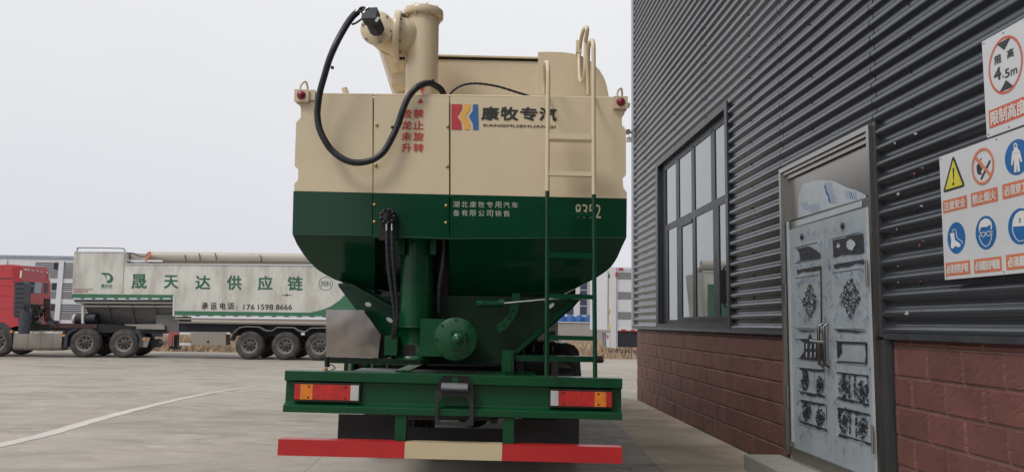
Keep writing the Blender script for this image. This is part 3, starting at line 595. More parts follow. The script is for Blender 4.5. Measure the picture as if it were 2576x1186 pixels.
# overall
spoly(wh, sc2, [(618, 75), (632, 64), (646, 75), (650, 110), (668, 130), (688, 215), (680, 226), (662, 185), (662, 205), (670, 295), (650, 303), (645, 240), (640, 303), (622, 305), (620, 195), (606, 248), (596, 245), (604, 150), (620, 118)], o2)
bl.cut(); spoly(bl, sc2, [(624, 85), (632, 76), (640, 85), (638, 100), (628, 100)], o3); bl.cut(); spoly(bl, sc2, [(616, 150), (630, 147), (630, 151), (616, 154)], o3); bl.cut(); spoly(bl, sc2, [(645, 142), (658, 139), (658, 143), (645, 146)], o3)
wh.cut(); bl.cut()
spoly(wh, sc2, [(102, 800), (135, 792), (140, 850), (185, 885), (188, 900), (170, 912), (150, 903), (135, 905), (134, 918), (112, 922), (108, 900), (112, 862)], o2)
def stroke(mb, pts, w, o, f=sc2):
    for a, b in zip(pts, pts[1:]):
        d = Vector((b[0]-a[0], b[1]-a[1])); l = d.length; d /= l; q = Vector((-d.y, d.x))*w/2
        spoly(mb, f, [(a[0]-d.x*w*.3+q.x, a[1]-d.y*w*.3+q.y), (b[0]+d.x*w*.3+q.x, b[1]+d.y*w*.3+q.y), (b[0]+d.x*w*.3-q.x, b[1]+d.y*w*.3-q.y), (a[0]-d.x*w*.3-q.x, a[1]-d.y*w*.3-q.y)], o)
stroke(wh, [(122, 785), (125, 768), (142, 765), (153, 785), (155, 825), (170, 845), (198, 862), (200, 880)], 5, o2)
wh.cut(); bl.cut()
spoly(wh, sc2, [(335, 780), (336, 735), (350, 700), (385, 677), (415, 682), (436, 705), (443, 740), (440, 765), (430, 770), (432, 735), (424, 728), (405, 745), (362, 748), (348, 755), (345, 780)], o2)
stroke(wh, [(338, 815), (345, 850), (365, 888), (392, 907), (418, 888), (434, 850), (442, 800)], 6, o2); stroke(wh, [(338, 790), (350, 795), (355, 818), (368, 828), (382, 820), (388, 800), (378, 788), (350, 795)], 6, o2); stroke(wh, [(388, 800), (396, 792), (400, 815), (418, 820), (430, 808), (432, 785), (412, 780), (396, 792)], 6, o2); stroke(wh, [(432, 785), (446, 782)], 6, o2)
wh.cut(); bl.cut()
spoly(wh, sc2, [(605, 745), (612, 690), (635, 640), (670, 615), (705, 615), (735, 640), (752, 690), (755, 735), (700, 738), (660, 742)], o2)
bl.cut(); spoly(bl, sc2, [(660, 678), (676, 676), (676, 708), (660, 710)], o3); spoly(wh, sc2, [(665, 686), (671, 685), (671, 700), (665, 701)], o3-.0006)
stroke(wh, [(608, 750), (612, 790), (635, 840), (665, 865), (700, 855), (728, 820), (745, 770)], 6, o2)
bars = [((42, 538), (238, 487), (241, 593), (47, 638), '注意安全'), ((270, 476), (487, 420), (491, 537), (274, 587), '禁止烟火'), ((64, 1040), (262, 1016), (267, 1127), (70, 1147), '必须穿防护鞋'), ((294, 1012), (517, 983), (524, 1102), (300, 1124), '必须戴防护眼镜')]
lt = MB()
def sbar(s0, s1, z0, z1, txt):
    ob.cut(); lt.cut()
    ob.add([WP(s0, z0, o1), WP(s1, z0, o1), WP(s1, z1, o1), WP(s0, z1, o1)], [[0, 1, 2, 3]]); m_ = (s0-s1)*.045; h = (z1-z0)
    wwrite(lt, txt, s0-m_, s1+m_, z0+h*.15, z1-h*.15, o2, .03)
for tl_, tr_, br_, bl_, txt in bars:
    s0 = (Q(*tl_)[0]+Q(*bl_)[0])/2; s1 = (Q(*tr_)[0]+Q(*br_)[0])/2; z1 = (Q(*tl_)[1]+Q(*tr_)[1])/2; z0 = (Q(*bl_)[1]+Q(*br_)[1])/2; sbar(s0, s1, z0, z1, txt)
s0 = Q(527, 460)[0]; sbar(s0, s0-.33, Q(531, 525)[1], Q(527, 404)[1], '必须穿工作服'); s0 = Q(556, 1030)[0]; sbar(s0, s0-.33, Q(562, 1098)[1], Q(556, 975)[1], '必须戴安全帽')
ob.build_each('orange_graphic', M['signor'], sw); bl.build_each('blue_graphic', M['signblue'], sw); wh.build_each('white_pictogram', M['signpale'], sw); bk.build_each('black_graphic', M['signblk'], sw); ye.build('yellow_triangle', M['signyel'], sw); lt.build_each('lettering', M['signpale'], sw)
# ================================================================== FEED TRUCK (centre)
TR = 0.007
EX = Vector((math.cos(TR), 0, -math.sin(TR))); EZ = Vector((math.sin(TR), 0, math.cos(TR)))
def loc(p): return p.dot(EX), p.dot(EZ)
def un(X, Y, Z): return EX*X + EZ*Z + Vector((0, Y, 0))
YB, YR = 5.65, 5.78        # bumper plane, hopper rear plane
truck = thing('bulk_feed_truck', 'beige and green bulk feed truck seen square from behind with an unloading auger', 'truck', (-.41, 5.7, 0))
def rect(mb, u0, v0, u1, v1, Y, d):
    a = loc(P(u0, v0, Y)); b = loc(P(u1, v1, Y))
    return mb.prism([un(a[0], Y, b[1]), un(b[0], Y, b[1]), un(b[0], Y, a[1]), un(a[0], Y, a[1])], (0, d, 0))
def tpoly(mb, pts, Y, d): return mb.prism([P(u, v, Y) for u, v in reversed(pts)], (0, d, 0))
t1 = crop(1000, 0, .5228); t2 = crop(1550, 0, .6073); t3 = crop(1000, 600, .5481); t4 = crop(1600, 640, .5902); t5 = crop(950, 1250, .5241); t8 = crop(1250, 950, .3372); ta = crop(1250, 0, .3035); th = crop(1550, 1330, .1685)
# --- hopper body: rear outline
left_b = [t1(112, 690), t1(137, 735), t1(137, 800), t1(105, 835), t1(95, 1130), t1(120, 1155), t3(112, 75), t3(88, 100), t3(88, 145)]
right_b = [t2(1124, 1165), t2(1126, 1130), t2(1105, 1100), t2(1100, 1045), t2(1120, 1025), t2(1120, 770), t2(1098, 735), t2(1095, 690), t2(1112, 665), t2(1114, 600)]
tl_, tr_ = (748, 237), (1574, 246)
mid = t3(88, 145); midr = (1577, 499)
def bh(pts, name, m, Y=YR, d=.06): mb = MB(); tpoly(mb, pts, Y, d); return mb.build(name, m, truck, .003)
# beige upper rear wall in three sheets: side sheets and centre panel
yl = lambda u: 480+(u-738)*.0226
bh([tl_, (937, 239.5)] + [(937, yl(937))] + [mid] + left_b[::-1][1:], 'rear_side_sheet', M['beige'])
bh([(941, 240), (1129, 242.5), (1129.5, yl(1129)), (939, yl(939))], 'rear_centre_sheet', M['beige'], YR-.006, .05)
bh([(1133.5, 242.5), (1574, 247)] + right_b[::-1][1:] + [(1577, yl(1577)), (1133.5, yl(1133))], 'rear_side_sheet', M['beige'])
bh([(738, 480.3), (937, yl(937)+.3), (936, 591), (735.5, 588)], 'rear_green_band', M['green'])
bh([(939, yl(939)+.3), (1129.5, yl(1129)+.3), (1130, 602), (938, 597)], 'rear_green_band', M['green'], YR-.006, .05)
bh([(1133.5, yl(1133)+.3), (1577, yl(1577)+.3), (1576, 597), (1131.5, 597)], 'rear_green_band', M['green'])
mb = MB(); rect(mb, 940, 540, 1129, 545, YR-.008, .01); mb.build('panel_rib', M['green'], truck, .002)
mb = MB(); mb.tube([P(746, 236.5, YR+.01), P(1160, 241.5, YR+.01), P(1575, 247.5, YR+.01)], .011, 8); mb.build('top_rail', M['beige'], truck)
# body behind the rear wall (tank shell, running forward) with notched side ribs
def X(u, v, Y=YR): return loc(P(u, v, Y))
Lx = X(743, 400)[0]+.02; Rx = X(1573, 400)[0]-.02; Zt = X(1160, 243)[1]-.01; Zm = X(1160, 492)[1]; Zb = X(1160, 592)[1]; Zk = X(1160, 745)[1]
LEN = 6.9
hullp = [(735.5, 588), t3(105, 490), t3(160, 575), t3(230, 650), t3(300, 695), t3(385, 738)]
hullr = [t4(790, 640), t4(865, 605), t4(915, 575), t4(970, 535), t4(1010, 480), t4(1045, 400), (1576, 597)]
# side shell (slanted down-forward tail below the band)
mb = MB(); sh = [un(Lx, YR+.06, Zt), un(Lx, YR+.06, Zm), un(Rx, YR+.06, Zm), un(Rx, YR+.06, Zt)]
mb.prism(sh[::-1], (0, LEN, 0)); mb.build('hopper_body', M['beige'], truck)
mb = MB(); mb.prism([un(Lx, YR+.06, Zm-.001), un(Rx, YR+.06, Zm-.001), un(Rx, YR+.06, Zb), un(Lx, YR+.06, Zb)], (0, LEN, 0)); mb.build('hopper_body', M['green'], truck)
# tail: rounded hull silhouette that slopes forward as it goes down
def slope(u, v):   # depth grows as the sheet drops
    t = max(0, (v-588-(u-735)*.01)/150.); return YR+.02+.42*t
lowpts = hullp + [(1000, 742), (1200, 744), (1380, 745), (1452, 722)] + hullr
def sc_(u, v, Y):    # keep the silhouette as seen while pushing the point back
    return P(u, v, Y)
mb = MB(); ring = [sc_(u, v, slope(u, v)) for u, v in hullp+[(1000, 742), (1130, 743), (1380, 746)]+hullr]
# strips between left and right silhouettes
Lc = [(735.5, 588), t3(105, 490), t3(160, 575), t3(230, 650), t3(300, 695), t3(385, 738), (1000, 742)]
def lerp_edge(pts, v):
    for (u0, v0), (u1, v1) in zip(pts, pts[1:]):
        if v0 <= v <= v1: return u0+(u1-u0)*(v-v0)/max(1e-6, v1-v0)
    return pts[-1][0] if v > pts[-1][1] else pts[0][0]
Rc = [(1576, 597)] + [t4(1045, 400), t4(1010, 480), t4(970, 535), t4(915, 575), t4(865, 605), t4(790, 640), (1400, 748)]
rows = []
for i in range(13):
    k = i/12; vl = 588+k*(741-588); vr = 597+k*(747-597)
    ul = lerp_edge(Lc, vl); ur = lerp_edge(Rc, vr); row = []
    us = [(ul+(943-ul)*q/16, 0) for q in range(17)] + [(945+(1128-945)*q/8, 1) for q in range(9)] + [(1130+(ur-1130)*q/24, 0) for q in range(25)]
    for u, r_ in us:
        q = (u-ul)/(ur-ul); v = vl+(vr-vl)*q; rc = .50*r_; row.append(P(u, v, YR+.015+rc+(.45-rc*.6)*k+.04*(2*abs(q-.5))**2*k))
    rows.append(row)
NJ = len(rows[0]); vs = sum(rows, []); mb.add(vs, [[i*NJ+j, (i+1)*NJ+j, (i+1)*NJ+j+1, i*NJ+j+1] for i in range(12) for j in range(NJ-1)], False)
# flanks running forward
for side in (0, NJ-1):
    a = [r[side] for r in rows]; m_ = len(a); b = [Vector((p.x*1.0, YR+LEN, p.z)) for p in a]
    mb.add(a+b, [[i, i+1, m_+i+1, m_+i] for i in range(m_-1)], True)
mb.build('hopper_tail', M['green'], truck)
mb = MB(); a = [r for r in rows[-1]]; mb.add([a[0], a[-1], Vector((a[-1].x, YR+LEN, a[-1].z)), Vector((a[0].x, YR+LEN, a[0].z))], [[0, 1, 2, 3]]); mb.build('hopper_floor', M['green'], truck)
mb = MB(); mb.tube([P(737, 589.5, YR-.002), P(936, 592, YR-.002), P(1131, 600, YR-.008), P(1574, 597.5, YR-.002)], .006, 6); mb.build('weld_seam', M['green'], truck)
# bolts on the centre panel
mb = None
for u, v in (t1(655, 852), t1(648, 1125), t1(1138, 862), t1(1134, 1132), t3(610, 235), t3(610, 346), t3(1076, 241), t3(1074, 352)):
    mb = MB(); p = P(u, v, YR-.006); mb.lathe(p, (0, 1, 0), [(0, -.012), (.010, -.011), (.013, -.004), (.013, .004)], 12); mb.build('panel_bolt', M['brass'], truck)
# marker lamps
for u, v, sx in ((759, 240, -1), (1561, 257, 1)):
    p = P(u, v, YR-.03); mb = MB(); mb.box(p+Vector((-.055, -.01, -.05)), p+Vector((.055, .08, .045))); mb.box(p+Vector((.055, .01, -.03)), p+Vector((.10, .06, .05)) if sx < 0 else p+Vector((.075, .06, .0)))
    o = mb.build('marker_lamp', M['beige'], truck, .008); mb = MB(); mb.lathe(p+Vector((0, -.012, 0)), (0, 1, 0), [(0, -.03), (.018, -.027), (.031, -.012), (.034, .0)], 20); mb.build('lens', M['markred'], o)
    mb = MB(); mb.tube(catmull([p+Vector((-.02, .02, .04)), p+Vector((-.018, .03, .09)), p+Vector((.01, .05, .125)), p+Vector((.022, .07, .09)), p+Vector((.02, .09, .04))], 5), .008, 8); mb.build('lifting_eye', M['beige'], truck)
mb = MB(); mb.tube([P(866, 222, 7.6), P(872, 240, 7.6)], .03, 8); mb.build('lifting_eye', M['beige'], truck)
# roof structures behind the rear edge
YC = 6.55
mb = MB(); rect(mb, 1095, 149, 1354, 262, YC+.025, 5.5); mb.build('roof_cover', M['beige_plate'], truck)
mb = MB(); rect(mb, 1095, 137, 1354, 147, YC+.0, 5.6); mb.build('cover_lip', M['beige'], truck, .006)
mb = MB(); rect(mb, 1095, 146.5, 1354, 151, YC+.015, 5.5); mb.build('cover_gap_shade', M['black'], truck)  # black strip paints the dark gap below the lip
cov = [(1353.5, 262), (1353.5, 131), (1380, 130.5), (1412, 131), (1440, 134.5), (1465, 142), (1488, 156), (1508, 176), (1520, 196), (1527, 218), (1531, 240), (1534, 262)]
mb = MB(); mb.prism([P(u, v, YC) for u, v in reversed(cov)], (0, 5.4, 0)); mb.build('manhole_cover', M['beige_plate'], truck, .005)
# handrails (upper loops)
mb = MB(); mb.tube(catmull([P(1473, 105, 6.1), P(1477, 72, 6.0), P(1468, 75, 6.3), P(1459, 115, 6.5), P(1457, 160, 6.5), P(1459, 200, 6.4), P(1466, 204, 6.25), P(1472, 180, 6.1), P(1473, 105, 6.1)], 6), .017, 10); mb.build('hand_rail', M['beige'], truck)
mb = MB(); p = P(1458, 118, 6.5); mb.box(p+Vector((-.03, 0, -.05)), p+Vector((.02, .05, .06))); mb.build('rail_bracket', M['beige'], truck, .004)
# --- ladder
YL = 5.52
lad = MB()
PB = lambda u, v, Y=YL: P(u, v, Y)
lad.tube(catmull([PB(1369, 238, 6.0), PB(1369, 205, 5.98), PB(1370, 168, 5.9), PB(1374, 157, 5.75), PB(1378, 165, 5.56), PB(1379, 200), PB(1378, 300), PB(1377, 480)], 6), .0165, 12)
lad.tube(catmull([PB(1480, 238, 6.0), PB(1479, 180, 5.98), PB(1480, 125, 5.9), PB(1486, 102, 5.75), PB(1492, 108, 5.56), PB(1493, 140), PB(1493, 300), PB(1494, 489)], 6), .0165, 12)
ld = lad.build('ladder', M['beige'], truck)
mb = MB()
mb.tube([PB(1377, 480), PB(1376, 700), PB(1375, 945)], .0162, 12); mb.tube([PB(1494, 489), PB(1495, 700), PB(1497, 949)], .0162, 12); mb.build('rail', M['green'], ld)
for v0, v1, d, m in ((334, 346, .11, 'beige'), (429, 438, .05, 'beige'), (531, 539, .05, 'green'), (634, 645, .05, 'green'), (738, 747, .05, 'green'), (842, 851, .05, 'green')):
    mb = MB(); rect(mb, 1381, v0, 1492, v1+5, YL-.012, d); mb.build('rung', M[m], ld, .004)
for u, v in ((1377, 240), (1493, 240), (1376, 905), (1496, 908)):
    mb = MB(); mb.tube([PB(u, v), PB(u, v, YR+.02)], .012, 8); mb.build('standoff', M['beige' if v < 500 else 'green'], ld)
# --- writing on the rear
YT = YR-.011
def tw(mb, s, u0, v0, u1, v1, Y=YT, bold=.02):    # v1 (bottom) at u0, tilt follows the truck
    X0, Z1 = loc(P(u0, v0, Y)); X1, Z0 = loc(P(u1, v1, Y))
    write(mb, s, un(X0, Y, Z0), un(X1, Y, Z0), un(X0, Y, Z1), bold)
mb = MB()
for i, ch in enumerate('禁止旋转'): a = t1(905, 742+i*78); b = t1(972, 803+i*78); tw(mb, ch, *a, *b, bold=.03)
mb.cut()
for i, ch in enumerate('绞龙未升'): a = t1(824, 742+i*78); b = t1(891, 803+i*78); tw(mb, ch, *a, *b, bold=.03)
mb.cut(); mb.add([P(*t1(932, 702), YT), P(*t1(974, 702), YT), P(*t1(953, 668), YT)], [[0, 1, 2]]); mb.build_each('warning_lettering', M['redtxt'], truck)
def lg(pts, m, n='logo_stripe'): mb = MB(); mb.add([P(*t2(x, y), YR-.004) for x, y in pts], [list(range(len(pts)))]); mb.build(n, m, truck)
lg([(95, 611), (160, 611), (157, 640), (130, 683), (152, 715), (157, 745), (157, 760), (96, 760)], M['logored'])
lg([(170, 612), (206, 612), (203, 640), (178, 680), (200, 715), (205, 760), (172, 760), (170, 735), (143, 683), (168, 640)], M['logoor'])
lg([(222, 612), (252, 612), (255, 761), (222, 761), (221, 725), (197, 683), (220, 650)], M['logoblue'])
mb = MB()
for i, ch in enumerate('康牧专汽'): a = t2(272+i*113, 624+i*1.5); b = t2(374+i*113, 706+i*1.5); tw(mb, ch, *a, *b, Y=YR-.004, bold=.045)
a = t2(272, 726); b = t2(718, 754); tw(mb, 'KANGMUZHUANQI', *a, *b, Y=YR-.004, bold=.045); mb.build('maker_lettering', M['blktxt'], truck)
mb = MB()
for i, ch in enumerate('湖北康牧专用汽车'): a = t4(25+i*50.5, 128+i*.8); b = t4(62+i*50.5, 166+i*.8); tw(mb, ch, *a, *b, Y=YR-.004, bold=.0)
for i, ch in enumerate('备有限公司销售'): a = t4(25+i*50.5, 180+i*.8); b = t4(62+i*50.5, 218+i*.8); tw(mb, ch, *a, *b, Y=YR-.004, bold=.0)
mb.build('company_lettering', M['whitetxt'], truck)
mb = MB()
for i, ch in enumerate('8352'): a = t4(762+i*40, 146+i*1.0); b = t4(796+i*40, 228+i*1.0); tw(mb, ch, *a, *b, Y=YR-.004, bold=.0)
mb.build('stencil_number', M['yeltxt'], truck)
# --- unloading auger
ca, cb = P(1064, 22, 6.15), P(1049, 905, 6.15)
mb = MB(); mb.cyl(P(1064, 36, 6.15), P(1059, 300, 6.15), .134, n=48); au = mb.build('auger_column', M['beige'], truck)
mb = MB(); up = (P(1064, 22, 6.15)-P(1059, 300, 6.15)).normalized()
ft = P(1065, 38, 6.15); mb.lathe(ft, up, [(0, .03), (.163, .03), (.166, .026), (.166, .0), (.166, -.028), (.163, -.03), (.134, -.03)], 48); fl = mb.build('top_flange', M['beige'], truck)
for i in range(10):
    a = 6.283*i/10+.3; e, g = basis(up); q = ft+(e*math.cos(a)+g*math.sin(a))*.150; mb = MB(); mb.cyl(q-up*.044, q+up*.042, .009, n=8); mb.build('bolt', M['beige'], fl)
# elbow stub to the left
pa, pb = P(*ta(700, 410), 6.13), P(*ta(590, 425), 6.10)
mb = MB(); mb.lathe(P(*ta(820, 400), 6.15), P(*ta(590, 425), 6.1)-P(*ta(820, 400), 6.15), [(.02, .0), (.08, .015), (.115, .05), (.14, .10), (.152, .15), (.152, .26)], 40); mb.build('elbow_neck', M['beige'], truck)
c1 = P(*ta(552, 432), 6.09); ax = Vector((1, .08, -.03)).normalized()
mb = MB(); mb.lathe(c1, ax, [(0, -.026), (.206, -.026), (.210, -.022), (.210, .020), (.206, .026), (0, .026)], 48); fj = mb.build('elbow_flange', M['beige'], truck)
for i in range(12): a = 6.283*i/12; e, g = basis(ax); q = c1+(e*math.cos(a)+g*math.sin(a))*.182; mb = MB(); mb.cyl(q+ax*.02, q+ax*.042, .010, n=8); mb.build('bolt', M['greybox'], fj)
mb = MB(); q = P(*ta(600, 685), 6.08); mb.cyl(q-Vector((.04, 0, 0)), q+Vector((.025, 0, 0)), .012, n=8); mb.box(q+Vector((-.06, -.03, -.02)), q+Vector((-.03, .03, .06))); mb.build('drain_bolt', M['darkmetal'], fj)
# drum with end cap facing the camera
dc0 = P(*ta(305, 330), 5.93); dax = Vector((.16, 1, .05)).normalized()
mb = MB(); mb.lathe(dc0, dax, [(.118, .02), (.122, .03), (.124, .30), (.110, .36)], 40); mb.cyl(dc0+dax*.17, c1-ax*.02+Vector((0, .03, 0)), .128, .150, n=36); mb.build('elbow_drum', M['beige'], truck)
mb = MB(); mb.lathe(dc0, dax, [(0, -.004), (.134, -.004), (.138, 0), (.138, .016), (.134, .020), (.118, .02)], 48); dcap = mb.build('end_cap', M['beige'], truck)
for i in range(6): a = 6.283*i/6+.25; e, g = basis(dax); q = dc0+(e*math.cos(a)+g*math.sin(a))*.122; mb = MB(); mb.cyl(q-dax*.016, q, .008, n=8); mb.build('bolt', M['greybox'], dcap)
# long auger pipe running forward
pend = P(1062, 402, 11.4); p0 = dc0+dax*.16+Vector((.045, .05, -.06)); dd = (pend-p0).normalized()
mb = MB(); mb.cyl(p0, pend, .098, .105, n=36); pipe = mb.build('auger_pipe', M['beige'], truck)
mb = MB(); q0 = p0+dd*.25+Vector((.12, 0, .02)); q1 = p0+dd*2.6+Vector((.13, 0, -.02)); mb.cyl(q0, q1, .045, n=16); mb.tube([p0+Vector((-.09, .0, .0)), pend+Vector((-.12, 0, 0))], .018, 8); mb.build('pipe_stiffener', M['beige'], pipe)
q = P(*ta(575, 975), 6.35); mb = MB(); mb.hull8([q+Vector((-.06, -.1, -.055)), q+Vector((.10, -.1, -.01)), q+Vector((.10, -.1, .085)), q+Vector((-.06, -.1, .05))], [q+Vector((-.06, .1, -.055)), q+Vector((.10, .1, -.01)), q+Vector((.10, .1, .085)), q+Vector((-.06, .1, .05))]); mb.build('support_bracket', M['beige'], truck, .005)
mb = MB(); mb.tube([P(1062, 330, 7.5), P(1000, 330, 7.5)], .05, 8); rect(mb, 1000, 215, 1022, 260, 7.2, .5); mb.build('support_bracket', M['beige'], truck, .005)
mb = MB(); mb.add([P(*ta(806, 1040), 6.0), P(*ta(873, 1025), 6.0), P(*ta(838, 1095), 6.0)], [[0, 1, 2]]); mb.build('warning_triangle', M['redtxt'], truck)
# motor on the cap
m0 = P(*ta(295, 320), 5.90); mb = MB(); dm = (P(*ta(230, 170), 5.66)-P(*ta(300, 340), 5.86)).normalized()
mc = mat('slate_motor_paint', (.020, .027, .040), .6, var=.15)
a, b = P(*ta(300, 335), 5.85), P(*ta(240, 205), 5.72)
mb.lathe(a, b-a, [(0, -.03), (.055, -.03), (.062, -.015), (.062, .07), (.056, .09), (.05, .15)], 10, True); e1, g1 = basis(b-a); q = a+(b-a)*.78
w = [q+e1*i*.058+g1*j*.05 for i, j in ((-1, -1), (1, -1), (1, 1), (-1, 1))]; mb.prism(w, (b-a).normalized()*.085)
mo = mb.build('hydraulic_motor', mc, truck, .006)
mb = MB(); mb.add([P(*ta(x, y), 5.655) for x, y in ((280, 245), (312, 196), (337, 212), (303, 260))], [[0, 1, 2, 3]]); mb.build('motor_plate', M['signpale'], mo)
mb = MB(); mb.tube(catmull([P(*ta(x, y), 5.72) for x, y in ((205, 150), (180, 105), (140, 85), (105, 100), (75, 130))], 5), .0075, 8); mb.tube(catmull([P(*ta(x, y), 5.68) for x, y in ((180, 190), (140, 160), (110, 130), (60, 150))], 5), .0075, 8); mb.tube(catmull([P(*ta(x, y), 5.68) for x, y in ((180, 195), (120, 230), (60, 270), (10, 290))], 5), .0085, 8); mb.build('hose_tail', M['hose'], mo)
for x, y in ((170, 165), (190, 100), (75, 122), (155, 145)): mb = MB(); p = P(*ta(x, y), 5.68); mb.cyl(p+Vector((-.010, 0, -.01)), p+Vector((.010, 0, .010)), .007, n=8); mb.build('hose_fitting', M['steel'], mo)
# big ribbed hose
hp = [(572, 62, 5.75), (525, 82, 5.72), (475, 132, 5.68), (422, 215, 5.62), (372, 310, 5.58), (330, 410, 5.58), (297, 520, 5.60), (270, 615, 5.62), (256, 700, 5.63), (250, 785, 5.64), (264, 875, 5.64), (300, 955, 5.64), (350, 1025, 5.65), (430, 1085, 5.65), (520, 1108, 5.66), (620, 1090, 5.67), (700, 1035, 5.68), (760, 935, 5.69), (802, 840, 5.70), (832, 750, 5.70), (872, 660, 5.71), (935, 592, 5.72), (1010, 566, 5.80), (1070, 592, 5.88), (1100, 622, 5.92), (1116, 665, 5.95)]
path = catmull([P(*t1(x, y), Y) for x, y, Y in hp], 22)
mb = MB(); mb.tube(path[22:], .0248, 12, rf=lambda i: 1.05 if i % 2 else .95); hs_ = mb.build('hydraulic_hose', M['hose'], truck)
mb = MB(); mb.tube(path[:26], .016, 10); mb.build('hose_end', M['hose'], hs_)
for x, y in ((352, 462), (762, 868), (1038, 552)): p = P(*t1(x, y), 5.56 if x < 1000 else 5.80); mb = MB(); mb.box(p-Vector((.010, .01, .008)), p+Vector((.010, .01, .010))); mb.build('cable_tie', M['black'], hs_)
mb = MB(); mb.tube(catmull([P(1128, 245, 5.98), P(1140, 228, 6.0), P(1165, 214, 6.0), P(1200, 210, 6.02), P(1250, 217, 6.05), P(1300, 232, 6.1), P(1335, 243, 6.15)], 14), .0095, 8, rf=lambda i: 1.08 if i % 4 < 2 else .92); mb.build('thin_hose', M['hose'], truck)
# --- lower machinery
mb = MB(); mb.cyl(P(1052, 585, 6.1), P(1045, 912, 6.1), .134, n=48); mb.build('lower_auger_column', M['greenbeam'], truck)
mb = MB(); mb.lathe(P(1046, 892, 6.05), (0, 0, 1), [(.19, -.03), (.19, 0), (.15, .005), (.15, .21), (.165, .212), (.165, .222), (.135, .222)], 48); mb.build('column_base', M['greenbeam'], truck)
mb = MB(); rect(mb, 1015, 866, 1043, 893, 5.885, .03); mb.build('base_opening', M['black'], truck)
for u0, v0, u1, v1 in ((1001, 602, 1017, 640), (1083, 603, 1096, 640)): mb = MB(); rect(mb, u0, v0, u1, v1, 5.95, .1); mb.build('clamp_bracket', M['greenbeam'], truck, .003)
mb = MB(); tpoly(mb, [(855, 708), (1012, 738), (1012, 905), (985, 800), (885, 724)], 6.30, .02); mb.build('back_plate', M['green'], truck)
# lower dark support plates with oval holes
def ringplate(name, outer, holes, Y, d, m):
    mb = MB(); tpoly(mb, outer, Y, d); o = mb.build(name, m, truck, .002)
    return o
ringplate('support_plate', [(850, 718), (885, 720), (985, 775), (1010, 790), (1010, 905), (990, 905), (935, 830)], 0, 6.16, .02, M['green'])
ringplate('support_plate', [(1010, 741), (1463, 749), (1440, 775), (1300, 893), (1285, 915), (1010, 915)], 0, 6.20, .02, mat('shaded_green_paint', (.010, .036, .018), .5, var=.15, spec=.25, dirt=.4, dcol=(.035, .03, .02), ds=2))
mb = MB(); mb.prism([P(u, v, 6.12) for u, v in ((1466, 735), (1432, 775), (1300, 890), (1290, 885), (1420, 770), (1440, 748))], (0, .08, 0)); mb.build('plate_flange', M['green'], truck)
mb = MB(); mb.prism([P(u, v, 6.10) for u, v in ((850, 712), (852, 720), (885, 722), (990, 778), (990, 772), (885, 713))], (0, .08, 0)); mb.build('plate_flange', M['green'], truck)
def oval(u, v, ru, rv, Y, m, a=.3, name='oval_hole'):
    mb = MB(); mb.add([P(u+ru*math.cos(t)*math.cos(a)-rv*math.sin(t)*math.sin(a), v+ru*math.cos(t)*math.sin(a)+rv*math.sin(t)*math.cos(a), Y) for t in [6.283*i/20 for i in range(20)]], [list(range(20))]); mb.build(name, m, truck)
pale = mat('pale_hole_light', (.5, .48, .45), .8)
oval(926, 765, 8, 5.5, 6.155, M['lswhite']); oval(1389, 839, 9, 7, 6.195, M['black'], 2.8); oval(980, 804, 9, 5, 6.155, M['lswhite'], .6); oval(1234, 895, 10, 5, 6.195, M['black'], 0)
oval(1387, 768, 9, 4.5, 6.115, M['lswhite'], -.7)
mb = MB(); rect(mb, 960, 734, 1005, 746, 6.05, .12); mb.build('clamp_bracket', M['darkmetal'], truck, .003)
# wide dark hose behind the column, right
mb = MB(); mb.tube(catmull([P(1118, 602, 6.0), P(1115, 660, 6.02), P(1106, 720, 6.05), P(1104, 790, 6.1)], 14), .022, 10, rf=lambda i: 1.06 if i % 4 < 2 else .94); mb.build('lower_hose', M['hose'], truck)
mb = MB(); rect(mb, 1104, 603, 1128, 745, 6.2, .08); mb.build('hose_channel', M['black'], truck)
# round valve head and twin hoses, left of column
vh = P(976, 545, 5.70); mb = MB(); mb.lathe(vh, (0, 1, 0), [(0, -.03), (.05, -.028), (.066, -.015), (.068, .03), (.06, .06)], 12, True)
for i in range(9): a = 6.283*i/9; q = vh+Vector((.05*math.cos(a), -.03, .05*math.sin(a))); mb.lathe(q, (0, 1, 0), [(0, -.012), (.012, -.010), (.014, .01)], 8)
vo = mb.build('valve_head', M['blackgloss'], truck)
mb = MB(); rect(mb, 955, 548, 997, 604, 5.73, .06); mb.build('valve_bracket', M['black'], vo, .006)
for u in (972.5, 986): mb = MB(); mb.cyl(P(u, 562, 5.68), P(u+.5, 588, 5.68), .009, n=10); mb.build('hose_fitting', M['steel'], vo)
for k, du in enumerate((0, 13)): mb = MB(); mb.tube(catmull([P(973+du, 580, 5.68), P(975+du, 640, 5.68), P(981+du*.9, 700, 5.70), P(991+du*.6, 770, 5.75), P(993+du*.4, 815, 5.78), P(985+du*.5, 855, 5.84)], 16), .0145, 10, rf=lambda i: 1.07 if i % 4 < 2 else .93); mb.build('twin_hose', M['hose'], truck)
mb = MB(); rect(mb, 968, 843, 998, 893, 5.82, .16); mb.build('junction_box', M['greenbeam'], truck, .008)
mb = MB(); mb.lathe(P(1146, 852, 5.74), (0, 1, 0), [(0, 0), (.156, 0), (.160, .004), (.160, .014), (.14, .02), (.14, .35)], 56); dk = mb.build('bearing_disc', M['greenbeam'], truck)
for i in range(8): a = 6.283*i/8+.02; q = P(1152, 852, 5.74)+Vector((.146*math.cos(a), 0, .146*math.sin(a))); q = P(1146, 852, 5.74)+Vector((.146*math.cos(a), 0, .146*math.sin(a))); mb = MB(); mb.lathe(q, (0, 1, 0), [(0, -.012), (.008, -.012), (.009, .0)], 6, True); mb.build('bolt', M['greenbeam'], dk)
